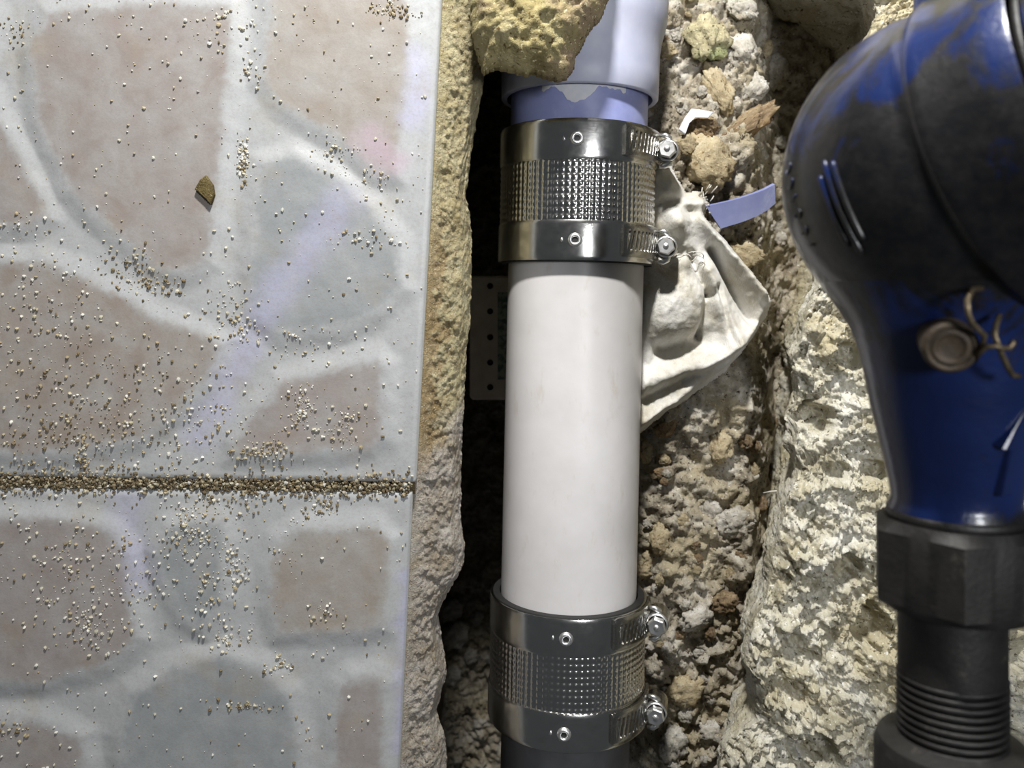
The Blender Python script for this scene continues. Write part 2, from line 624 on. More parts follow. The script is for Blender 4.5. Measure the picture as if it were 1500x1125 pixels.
def relief(px, py, stones, want_col=False):
    wob = 7 * fbm(px / 60, py / 60, 1.5, 3)
    h = np.zeros(px.shape)
    best = np.full(px.shape, -1e9)
    idx = np.zeros(px.shape, int)
    for k, (poly, c) in enumerate(stones):
        sd = poly_sd(px, py, poly) + wob
        idx = np.where(sd > best, k, idx)
        best = np.maximum(best, sd)
    h = 0.0017 * smooth(-20, 16, best) + 0.00025 * fbm(px / 45, py / 45, 3.3, 4)
    if not want_col:
        return h
    base = np.array(lin(160, 162, 163)[:3])
    cols = np.array([lin(*c)[:3] for _, c in stones])[idx]
    feather = best + 9 * fbm(px / 9, py / 9, 7.7, 3) + 8 * fbm(px / 40, py / 40, 2.1, 3)
    m = smooth(4, 24, feather) * (0.80 + 0.35 * np.clip(fbm(px / 50, py / 50, 9.1, 4), -0.6, 0.5))
    C = base + (cols - base) * m[..., None]
    lil = np.array(lin(162, 162, 188)[:3])
    pink = np.array(lin(166, 150, 160)[:3])

    def wash(C, x0, y0, x1, y1, w, col, amt):
        e = np.array([x1 - x0, y1 - y0], float)
        t = np.clip(((px - x0) * e[0] + (py - y0) * e[1]) / (e @ e), 0, 1)
        d = np.hypot(px - x0 - t * e[0], py - y0 - t * e[1]) + 14 * fbm(px / 30, py / 30, 4.4, 3)
        a = amt * (1 - smooth(0, w, d))
        return C + (col - C) * a[..., None]
    C = wash(C, 500, 300, 390, 450, 46, lil, 0.6)
    C = wash(C, 612, 90, 604, 170, 36, lil, 0.7)
    C = wash(C, 372, 490, 290, 640, 40, lil, 0.6)
    C = wash(C, 540, 205, 575, 235, 42, pink, 0.8)
    C = wash(C, 180, 740, 205, 850, 40, lil, 0.55)
    C = wash(C, 596, 850, 585, 1100, 20, lil, 0.6)
    return h, C


def build_tile(quad, stones, n, m, parent):
    tl, tr, br, bl = [np.array(q, float) for q in quad]
    s = np.linspace(0, 1, m)
    t = np.linspace(0, 1, n)
    S, T = np.meshgrid(s, t)
    px = (tl[0] * (1 - S) + tr[0] * S) * (1 - T) + (bl[0] * (1 - S) + br[0] * S) * T
    py = (tl[1] * (1 - S) + tr[1] * S) * (1 - T) + (bl[1] * (1 - S) + br[1] * S) * T
    h, C = relief(px, py, stones, True)
    sc = CAMH / FPX
    W = np.stack([(px - PX0) * sc, -(py - PY0) * sc, h - 0.0017], -1)
    # rounded arris, then the glazed side down to the bed
    de = np.minimum.reduce([S * m, (1 - S) * m, T * n, (1 - T) * n])
    W[..., 2] -= 0.0006 * (1 - smooth(0, 2.5, de))
    rows = []
    ring = np.concatenate([np.arange(m), np.arange(1, n) * m + m - 1, (n - 1) * m + np.arange(m - 2, -1, -1), np.arange(n - 2, 0, -1) * m])
    V = W.reshape(-1, 3)
    skirt = V[ring].copy()
    skirt[:, 2] = -0.0085
    F = grid_faces(n, m)[:, ::-1]
    k = len(ring)
    a = ring
    b = np.roll(ring, -1)
    c = len(V) + (np.arange(k) + 1) % k
    d = len(V) + np.arange(k)
    F = np.concatenate([F, np.stack([a, b, c, d], -1)])
    V = np.concatenate([V, skirt])
    CC = np.concatenate([C.reshape(-1, 3), np.tile(lin(206, 208, 200)[:3], (k, 1))])
    o = part('tile', V, F, M['tile'], parent)
    set_color(o.data, CC)
    return o


# broken screed under the tiles: its broken edge hangs over the trench
SIL = [(722, -420), (730, -200), (722, 0), (717, 60), (709, 120), (694, 200), (682, 288), (690, 322), (691, 370), (689, 470), (683, 520),
       (680, 600), (676, 660), (675, 760), (682, 800), (678, 832), (656, 868), (642, 900), (646, 930), (655, 985), (640, 1040),
       (652, 1080), (655, 1125), (640, 1250), (650, 1500)]
TILE_E = [(672, -420), (645, 0), (607, 705), (602, 724), (583, 1125), (565, 1500)]


def build_screed():
    n, m = 1150, 120
    pyv = np.linspace(-420, 1500, n)
    te = np.interp(pyv, [q[1] for q in TILE_E], [q[0] for q in TILE_E])
    si = np.interp(pyv, [q[1] for q in SIL], [q[0] for q in SIL])
    Yt = -(pyv - PY0) / FPX * CAMH
    Xt = (te - PX0) / FPX * CAMH
    dS = CAMH + 0.026
    # silhouette at z = -0.026, resampled on the same world rows
    Ysil = -(pyv - PY0) / FPX * dS
    Xs = np.interp(Yt, Ysil[::-1], ((si - PX0) / FPX * dS)[::-1])
    q = np.linspace(0, 1, m)
    V = np.zeros((n, m, 3))
    for i in range(n):
        w = Xs[i] - Xt[i]
        pts = np.array([(Xt[i] - 0.25, -0.0088), (Xt[i] - 0.004, -0.0088), (Xt[i] + 0.05 * w, -0.0095), (Xt[i] + 0.45 * w, -0.0125), (Xt[i] + 0.80 * w, -0.0165),
                        (Xs[i] - 0.0012, -0.022), (Xs[i], -0.026), (Xs[i] - 0.0025, -0.034), (Xs[i] - 0.010, -0.046), (Xs[i] - 0.016, -0.075), (Xs[i] - 0.020, -0.32)])
        dd = np.r_[0, 0.03, 0.09, 0.27, 0.45, 0.58, 0.64, 0.70, 0.8, 0.9, 1]
        V[i, :, 0] = np.interp(q, dd, pts[:, 0])
        V[i, :, 2] = np.interp(q, dd, pts[:, 1])
        V[i, :, 1] = Yt[i]
    x, y, z = V[..., 0], V[..., 1], V[..., 2]
    amp = smooth(0.06, 0.2, q)[None, :]
    big = fbm(x * 45, y * 45, z * 45, 4)
    mid = fbm(x * 190 + 3, y * 190, z * 190, 4, 0.6)
    f1, f2, _ = worley(y * 260 + z * 80, x * 260 - z * 200)
    fine = fbm(x * 520 + 9, y * 420, z * 520, 4, 0.65)
    dz = amp * (0.0032 * big + 0.0016 * mid - 0.0009 * smooth(0.0, 0.6, f1) + 0.0007 * fine)
    V[..., 2] += dz
    V[..., 0] += amp * (0.0013 * mid + 0.0006 * fine) * smooth(0.55, 0.7, q)[None, :] + amp * 0.003 * fbm(x * 60, y * 60, 8.0, 3) * smooth(0.75, 0.9, q)[None, :]
    # weathered brown mortar strip beside the tile edge, sandy above, grey cement further down
    py = PY0 - V[..., 1] / CAMH * FPX
    ye = np.array(lin(172, 164, 133)[:3])
    gr = np.array(lin(166, 160, 152)[:3])
    br = np.array(lin(148, 130, 98)[:3])
    t = smooth(520, 700, py + 120 * big + 60 * (q[None, :] - 0.4))
    C = ye + (gr - ye) * t[..., None]
    s2 = (1 - smooth(0.16, 0.30, q[None, :] + 0.25 * mid + 0.1 * big)) * smooth(250, 400, py) * (1 - smooth(640, 720, py))
    C = C + (br - C) * (0.85 * s2)[..., None]
    V = V.reshape(-1, 3)
    o = link('floor', mesh_np('floor', V, grid_faces(n, m)), M['screed'])
    set_color(o.data, C.reshape(-1, 3))
    tag(o, 'broken yellowish screed edge under the stone-pattern floor tiles', None, None, 'structure')
    return o


floor = build_screed()
QA = [(-490, -420), (667.7, -420), (607, 708), (-490, 692)]
QB = [(-490, 711), (602, 724), (565, 1500), (-490, 1500)]
tile_a = build_tile(QA, STONES_A, 400, 400, floor)
tile_a['label'] = 'stone-pattern tile above the dirt-filled joint'
tile_b = build_tile(QB, STONES_B, 260, 360, floor)
tile_b['label'] = 'stone-pattern tile below the dirt-filled joint'

# dirt packed into the joint
jx = np.linspace(-490, 606, 500)
jv = np.linspace(-1, 1, 9)
JX, JV = np.meshgrid(jx, jv, indexing='ij')
jc = np.interp(JX, [-490, 606], [701, 716])
JY = jc + JV * 13
sc = CAMH / FPX
JZ = -0.0048 + 0.0012 * fbm(JX / 14, JY / 14, 0.3, 4) - 0.0012 * np.abs(JV)
V = np.stack([(JX - PX0) * sc, -(JY - PY0) * sc, JZ], -1).reshape(-1, 3)
part('joint_dirt', V, grid_faces(500, 9), M['joint'], floor)


# ------------------------------------------------------------------ trench soil and the ledge
def soil_h(x, y):
    """Height of the trench bottom."""
    base = np.interp(x, [-0.1, -0.03, 0.015, 0.05, 0.072, 0.112, 0.14, 0.2, 0.4], [-0.30, -0.30, -0.29, -0.105, -0.074, -0.076, -0.13, -0.14, -0.14])
    base = base + 0.009 * fbm(x * 22, y * 22, 0.7, 3)
    f1, f2, idn = worley(x * 62 + 0.25 * fbm(x * 90, y * 90, 1.1, 2), y * 62)
    lump = np.sqrt(np.clip(1 - f1 ** 2 * 1.1, 0, 1)) * (0.4 + 0.6 * _jit[idn][..., 0])
    g1, g2, gd = worley(x * 150, y * 150 + 0.2 * fbm(x * 200, y * 200, 2.1, 2), 40)
    lump2 = np.sqrt(np.clip(1 - g1 ** 2 * 1.2, 0, 1)) * _jit[gd][..., 1]
    k1, k2, kd = worley(x * 330, y * 330, 90)
    lump3 = np.sqrt(np.clip(1 - k1 ** 2 * 1.2, 0, 1)) * _jit[kd][..., 2]
    gap = 0.55 + 0.45 * smooth(0.0, 0.12, f2 - f1)
    crumb = fbm(x * 130, y * 130, 6.6, 5, 0.62)
    wall = smooth(0.118, 0.14, x)
    rough = 1 - 0.3 * wall
    return base + rough * (0.0050 * lump * gap + 0.0034 * lump2 + 0.0016 * lump3 + 0.0062 * crumb + 0.0016 * fbm(x * 420, y * 420, 4.4, 4, 0.6))


nx, ny = 400, 720
gx = np.linspace(-0.13, 0.27, nx)
gy = np.linspace(-0.43, 0.32, ny)
GX, GY = np.meshgrid(gx, gy)
GZ = soil_h(GX, GY)
ground = link('ground', mesh_np('ground', np.stack([GX, GY, GZ], -1).reshape(-1, 3), grid_faces(ny, nx)), M['soil'])
tag(ground, 'lumpy sandy soil at the bottom of the dug trench', None, None, 'structure')

LEDGE = [(1110, -600), (1110, -240), (1130, -125), (1200, -95), (1278, -50), (1290, 10), (1262, 70), (1262, 200), (1240, 330), (1205, 405), (1178, 470), (1164, 520), (1176, 575), (1172, 620), (1164, 655),  # first points: unseen lobe added to shade the upper right of the trench
         (1172, 690), (1150, 725), (1142, 780), (1132, 820), (1128, 860), (1112, 900), (1092, 935), (1088, 975), (1104, 1010), (1108, 1060), (1070, 1100), (1060, 1125), (1040, 1300), (1050, 1600)]


def build_ledge():
    n, m = 900, 340
    zt = -0.014
    d = CAMH - zt
    pyv = np.concatenate([np.linspace(-600, -155, 60), np.linspace(-150, 30, 150), np.linspace(33, 1600, n - 210)])
    Y = -(pyv - PY0) / FPX * d
    ex = (np.interp(pyv, [q[1] for q in LEDGE], [q[0] for q in LEDGE]) - PX0) / FPX * d
    q = np.linspace(0, 1, m)
    off = np.interp(q, [0, 0.06, 0.16, 0.22, 0.26, 0.30, 0.40, 0.86, 1], [0.030, 0.026, 0.012, 0.002, 0.0015, 0.005, 0.016, 0.075, 0.17])
    zz = np.interp(q, [0, 0.06, 0.16, 0.22, 0.26, 0.30, 0.40, 1], [-0.16, -0.10, -0.055, -0.028, -0.018, -0.014, -0.012, -0.012])
    X = ex[:, None] + off[None]
    Yg = np.repeat(Y[:, None], m, 1)
    Z = np.repeat(zz[None], n, 0)
    top = smooth(0.2, 0.3, q)[None]
    big = fbm(X * 32, Yg * 32, Z * 32, 4)
    mid = fbm(X * 110, Yg * 110, Z * 110 + 3, 4, 0.55)
    fin = fbm(X * 420, Yg * 420, Z * 420 + 9, 3, 0.6)
    f1, f2, idn = worley(X * 330 - Z * 120, Yg * 330 + Z * 100)
    nod = np.sqrt(np.clip(1 - f1 ** 2 * 1.3, 0, 1)) * _jit[idn][..., 0]
    e1, e2, eid = worley(X * 620 + 3, Yg * 620 - Z * 200, 70)
    nod2 = np.sqrt(np.clip(1 - e1 ** 2 * 1.3, 0, 1)) * _jit[eid][..., 1]
    Z2 = Z + top * (0.011 * big + 0.007 * mid + 0.0034 * nod + 0.0016 * nod2 + 0.0022 * fin)
    lx, ly = X / (d / FPX) + PX0, PY0 - Yg / (d / FPX)
    for cx, cy, rx, ry, dp in ((1240, 522, 30, 24, 0.012), (1200, 612, 26, 24, 0.014), (1282, 690, 28, 17, 0.009), (1222, 688, 22, 15, 0.007), (1236, 832, 22, 26, 0.010),
                               (1272, 915, 28, 40, 0.012), (1180, 905, 16, 16, 0.006), (1160, 1010, 26, 20, 0.008), (1190, 1085, 24, 26, 0.010)):
        e = ((lx - cx) / rx) ** 2 + ((ly - cy) / ry) ** 2 + 0.9 * fbm(X * 170, Yg * 170, cx * 0.1, 3)
        Z2 = Z2 - top * dp * (1 - smooth(0.35, 1.1, e))
    X2 = X + (1 - top) * (0.005 * big + 0.0025 * mid + 0.001 * fin) - top * (1 - smooth(0.3, 0.42, q)[None]) * (0.002 * mid + 0.001 * nod)
    Y2 = Yg + (1 - top) * (0.006 * fbm(X * 40 + 5, Yg * 40, Z * 40, 4) + 0.0015 * fbm(X * 220, Yg * 220, Z * 220 + 7, 3)) * (1 - smooth(60, 110, pyv))[:, None]
    V = np.stack([X2, Y2, Z2], -1).reshape(-1, 3)
    o = link('wall_right', mesh_np('wall_right', V, grid_faces(n, m)), M['ledge'])
    tag(o, 'rough pale broken concrete ledge under the blue water meter', None, None, 'structure')
    return o


build_ledge()


def build_back():
    """End of the trench, just beyond the top of the photograph: added to keep the work light out of the deep gap."""
    n, m = 160, 110
    X, q = np.meshgrid(np.linspace(-0.10, 0.15, n), np.linspace(0, 1, m), indexing='ij')
    Y = np.interp(q, [0, 0.3, 0.36, 1], [0.33, 0.196, 0.190, 0.194])
    Z = np.interp(q, [0, 0.3, 0.36, 1], [-0.012, -0.012, -0.018, -0.33])
    r = 0.004 * fbm(X * 50, Y * 50, Z * 50, 4) + 0.0015 * fbm(X * 200, Y * 200, Z * 200, 3)
    Y2 = Y + r * smooth(0.3, 0.4, q) + 0.006 * fbm(X * 30, X * 0, 0.5, 3)
    V = np.stack([X, Y2, Z + r * (1 - smooth(0.3, 0.4, q))], -1).reshape(-1, 3)
    o = link('added_wall_back', mesh_np('added_wall_back', V, grid_faces(n, m)), M['ledge'])  # added out of view to block light from the deep gap
    tag(o, 'added unseen concrete trench end that keeps the deep gap dark', None, None, 'structure')


build_back()


def rock_mesh(name, seed, rough=0.22, squash=0.75, sub=3, ang=0.0):
    import bmesh
    bm = bmesh.new()
    bmesh.ops.create_icosphere(bm, subdivisions=sub, radius=1.0)
    V = np.array([v.co[:] for v in bm.verts])
    F = np.array([[v.index for v in f.verts] for f in bm.faces])
    bm.free()
    s = seed * 13.7
    r = 1 + rough * 1.6 * fbm(V[:, 0] * 0.9 + s, V[:, 1] * 0.9, V[:, 2] * 0.9, 2) + rough * 0.75 * fbm(V[:, 0] * 2.6 + s, V[:, 1] * 2.6, V[:, 2] * 2.6, 5, 0.62)
    V = V * r[:, None]
    if ang:   # broken facets
        rg = np.random.default_rng(seed)
        for _ in range(7):
            nv = rg.normal(size=3)
            nv /= np.linalg.norm(nv)
            dd = V @ nv
            lim = ang + 0.2 * rg.random()
            V = V - np.outer(np.clip(dd - lim, 0, None) * 0.75, nv)
    V = V * (1 + 0.26 * fbm(V[:, 0] * 4 + s, V[:, 1] * 4, V[:, 2] * 4, 4, 0.65))[:, None]
    V[:, 2] *= squash
    return mesh_np(name, V, F)


ROCKS = {k: [rock_mesh('stone_' + k, i + j * 10, 0.40, 0.85, 4, 0.82) for i in range(3)] for j, k in enumerate(['clod_ochre', 'clod_grey', 'clod_brown', 'clod_green'])}
for k, lst in ROCKS.items():
    for me in lst:
        me.materials.append(M[k])


def soil_at(px, py):
    z = -0.08
    for _ in range(6):
        p = P(px, py, z)
        z = float(soil_h(np.array([p[0]]), np.array([p[1]]))[0])
    return P(px, py, z)


def stone(px, py, rx, ry, kind, name, label, rot=0.0, lift=0.25, group=None, var=0, z=None):
    p = soil_at(px, py) if z is None else P(px, py, z)
    k = (CAMH - p[2]) / FPX
    sx, sy = rx * k, ry * k
    sz = 0.8 * min(sx, sy)
    o = bpy.data.objects.new(name, ROCKS[kind][var % 3])
    COL.objects.link(o)
    o.location = (p[0], p[1], p[2] + sz * lift)
    o.scale = (sx, sy, sz)
    o.rotation_euler = (0, 0, math.radians(rot))
    tag(o, label, 'stone', group)
    return o


G1 = 'separate clods and stones in the trench'
NAMED = [
    (1032, 58, 30, 34, 'clod_green', 'clod', 'greenish-yellow squared clod beside the grey pipe socket', 8, 0),
    (1088, 78, 22, 28, 'clod_grey', 'pebble', 'smooth whitish-grey pebble right of the greenish clod', 20, 1),
    (1052, 134, 18, 36, 'clod_ochre', 'clod', 'long tan clod slanting above the pale plastic shard', 24, 1),
    (1133, 104, 19, 24, 'clod_grey', 'pebble', 'flat grey pebble near the shaded wall right of the trench', 0, 2),
    (1040, 240, 34, 42, 'clod_ochre', 'clod', 'big ochre clod above the bluish pipe offcut', 30, 2),
    (1030, 186, 22, 17, 'clod_brown', 'clod', 'brown clod just below the pale plastic shard', -15, 0),
    (1005, 212, 14, 15, 'clod_ochre', 'clod', 'small round tan clod next to the upper clamp screw', 0, 0),
    (982, 48, 15, 10, 'clod_grey', 'pebble', 'small pale pebble touching the grey pipe socket', 25, 2),
    (976, 76, 14, 12, 'clod_ochre', 'clod', 'small orange-brown clod below the pale pebble at the socket', 0, 1),
    (1085, 14, 22, 16, 'clod_grey', 'pebble', 'grey stone at the top edge of the trench', -30, 0),
    (1100, 135, 20, 26, 'clod_grey', 'stone', 'grey crumbly stone between the long tan clod and flat pebble', -40, 1),
    (1095, 185, 42, 16, 'clod_brown', 'clod', 'long lumpy clod ridge right of the plastic shard', 35, 2),
    (1088, 372, 24, 20, 'clod_ochre', 'clod', 'tan clod below the bluish offcut, right of the rag', -20, 0),
    (948, 662, 13, 17, 'clod_ochre', 'clod', 'yellow chip touching the white pipe under the rag', 10, 2),
    (974, 626, 16, 12, 'clod_brown', 'clod', 'brown clod at the lower tip of the rag', 40, 1),
    (1055, 655, 17, 22, 'clod_ochre', 'clod', 'pale yellow clod in the middle of the trench soil', -15, 1),
    (1075, 765, 26, 20, 'clod_grey', 'stone', 'rounded grey stone beside the deep shaded hole', 10, 0),
    (1040, 745, 17, 14, 'clod_grey', 'stone', 'grey stone left of the rounded grey stone', -30, 2),
    (998, 762, 11, 10, 'clod_ochre', 'clod', 'small tan clod between white pipe and grey stones', 0, 0),
    (968, 790, 17, 22, 'clod_ochre', 'clod', 'orange-tan clod close to the white pipe', 5, 2),
    (944, 832, 16, 13, 'clod_ochre', 'clod', 'pale tan clod beside the pipe above the lower coupling', 0, 1),
    (1020, 905, 24, 18, 'clod_grey', 'stone', 'pale stone right of the lower coupling screw', 25, 1),
    (1062, 880, 20, 16, 'clod_brown', 'clod', 'brown clod at the foot of the pale ledge', -10, 0),
    (1000, 1010, 26, 20, 'clod_ochre', 'clod', 'ochre clod right of the lower coupling', 15, 0),
    (985, 1085, 20, 24, 'clod_grey', 'stone', 'grey stone beside the dark pipe end', -15, 2),
    (1040, 1070, 22, 18, 'clod_grey', 'stone', 'grey stone at the bottom of the trench soil', 10, 1),
]
for i, (px, py, rx, ry, kd, nm, lb, rot, var) in enumerate(NAMED):
    stone(px, py, rx, ry, kd, nm, lb, rot, 0.3, G1, var)
rg = random.Random(5)
cnt = 0
while cnt < 110:
    px, py = rg.uniform(945, 1150), rg.uniform(-20, 1140)
    if 930 < px < 1130 and 235 < py < 640:
        continue
    if px > 1165 - max(0, py - 640) * 0.13:
        continue
    r = rg.uniform(4.5, 9.5)
    stone(px, py, r * rg.uniform(0.8, 1.3), r * rg.uniform(0.8, 1.3), rg.choice(['clod_ochre', 'clod_grey', 'clod_brown', 'clod_grey']), 'small_stone',
          'small loose stone bedded in the trench soil', rg.uniform(0, 360), 0.3, 'small loose stones in the trench soil', cnt)
    cnt += 1
for px, py, r in [(662, 890, 15), (668, 925, 18), (700, 905, 10), (662, 985, 13), (690, 960, 9)]:
    stone(px, py, r, r * 1.2, 'clod_grey', 'small_stone', 'dim grey stone under the broken screed, left of the lower coupling', px, 0.6, 'dim stones under the screed', px)

# ------------------------------------------------------------------ mortar lump over the pipe
def lump_from_outline(name, outline, z0, zt, mat, label, cat, step=0.0007, amp=0.0055):
    w = np.array([P(x, y, z0)[:2] for x, y in outline])
    x0, y0 = w.min(0) - 0.003
    x1, y1 = w.max(0) + 0.003
    xs, ys = np.arange(x0, x1, step), np.arange(y0, y1, step)
    X, Y = np.meshgrid(xs, ys)
    sd = poly_sd(X, Y, w) + 0.0012 * fbm(X * 200, Y * 200, 1.0, 3)
    hw = 0.017
    t = np.clip(sd / hw, 0, 1)
    prof = np.sqrt(np.clip(1 - (1 - t) ** 2, 0, 1))
    nz = fbm(X * 60, Y * 60, 2.0, 4) * amp + fbm(X * 260, Y * 260, 5.0, 4, 0.6) * amp * 0.45
    up = z0 + (zt - z0) * prof + nz * prof
    dn = z0 - 0.35 * (zt - z0) * prof + 0.5 * nz * prof
    ok = sd > 0
    idx = -np.ones(X.shape, int)
    idx[ok] = np.arange(ok.sum())
    nv = ok.sum()
    V = np.concatenate([np.stack([X[ok], Y[ok], up[ok]], -1), np.stack([X[ok], Y[ok], dn[ok]], -1)])
    q = np.stack([idx[:-1, :-1], idx[:-1, 1:], idx[1:, 1:], idx[1:, :-1]], -1).reshape(-1, 4)
    q = q[(q >= 0).all(1)]
    # rim: edges used by one quad only
    E = np.concatenate([q[:, [0, 1]], q[:, [1, 2]], q[:, [2, 3]], q[:, [3, 0]]])
    key = np.sort(E, 1)
    _, inv, ct = np.unique(key[:, 0] * (nv + 1) + key[:, 1], return_inverse=True, return_counts=True)
    be = E[ct[inv] == 1]
    F = np.concatenate([q, q[:, ::-1] + nv, np.stack([be[:, 1], be[:, 0], be[:, 0] + nv, be[:, 1] + nv], -1)])
    o = part(name, V, F, mat)
    tag(o, label, cat)
    return o


lump_from_outline('mortar_lump', [(690, -430), (915, -430), (908, -160), (893, 0), (884, 22), (868, 45), (852, 70), (842, 96), (832, 118), (815, 122), (790, 114), (760, 112), (728, 104), (708, 110), (690, 60)],  # far end stretched out of view to block light from the gap
                  0.002, 0.020, M['mortar'], 'crumbly yellow mortar lump overhanging the grey pipe socket', 'mortar')

# ------------------------------------------------------------------ pipes
AXZ = -0.05
A0, A1 = P(849, 130, AXZ), P(832.5, 870, AXZ)
ADIR = (A0 - A1) / np.linalg.norm(A0 - A1)            # along the pipe, towards the top of the photograph
AM = frame(ADIR)


def axis_pt(Y):
    t = (Y - A1[1]) / (A0[1] - A1[1])
    return A1 + t * (A0 - A1)


def on_axis(profile, n=128):
    V, F = revolve(profile, n)
    c = axis_pt(0.0)
    return xf(V, AM, c), F[:, ::-1]


def tube_profile(y0, y1, r, wall):
    return [(y0, r - wall), (y0, r), (y1, r), (y1, r - wall), (y0, r - wall)]


# white pipe between the two couplings
V, F = on_axis([(-0.150, 0.0278), (-0.150, 0.0300), (-0.10, 0.0300), (-0.03, 0.0300), (0.04, 0.0300), (0.04, 0.0278), (-0.15, 0.0278)], 160)
o = edge_split(part('drain_pipe', V, F, M['pvc_white']))
tag(o, 'white plastic drain pipe between the two steel couplings', 'pipe')

# grey pipe and socket at the top
gp = empty('grey_drain_pipe', axis_pt(0.09) - np.array([0, 0, 0.035]))
tag(gp, 'grey drain pipe with a wider socket above the upper coupling', 'pipe')
V, F = on_axis([(0.048, 0.028), (0.048, 0.0303), (0.10, 0.0303), (0.118, 0.0303), (0.118, 0.028), (0.048, 0.028)], 128)
edge_split(part('spigot', V, F, M['pvc_blue'], gp))
V, F = on_axis([(0.0885, 0.0322), (0.0885, 0.0343), (0.0890, 0.0347), (0.098, 0.0349), (0.108, 0.0351), (0.114, 0.0358), (0.119, 0.0372), (0.124, 0.0381), (0.131, 0.0383), (0.138, 0.0378),
                (0.145, 0.0352), (0.155, 0.0340), (0.24, 0.0340), (0.24, 0.031), (0.145, 0.031), (0.12, 0.0322), (0.0885, 0.0322)], 128)
sk = edge_split(part('socket', V, F, M['pvc_grey'], gp), 60)
sk['label'] = 'pale grey socket with a swollen rim'
# dried cement smear in a V on the spigot
th = np.linspace(math.radians(55), math.radians(125), 60)
nyv = 10
Vv = []
for a in th:
    dip = 0.0030 + 0.0075 * max(0.0, 1 - abs(math.degrees(a) - 97) / 17.0) + 0.0022 * float(fbm(np.array([a * 9]), np.array([0.5]), 0.2, 3)[0])
    for k in range(nyv):
        y = 0.0905 - max(dip, 0.001) * k / (nyv - 1)
        Vv.append((0.03045 * math.cos(a), y, 0.03045 * math.sin(a)))
part('cement_smear', xf(Vv, AM, axis_pt(0.0)), grid_faces(60, nyv), M['glue'], gp)

# dark pipe below the lower coupling
V, F = on_axis([(-0.26, 0.026), (-0.26, 0.0285), (-0.166, 0.0285), (-0.166, 0.026), (-0.26, 0.026)], 96)
tag(edge_split(part('dark_pipe', V, F, M['pvc_dark'])), 'dark grey pipe end below the lower coupling', 'pipe')


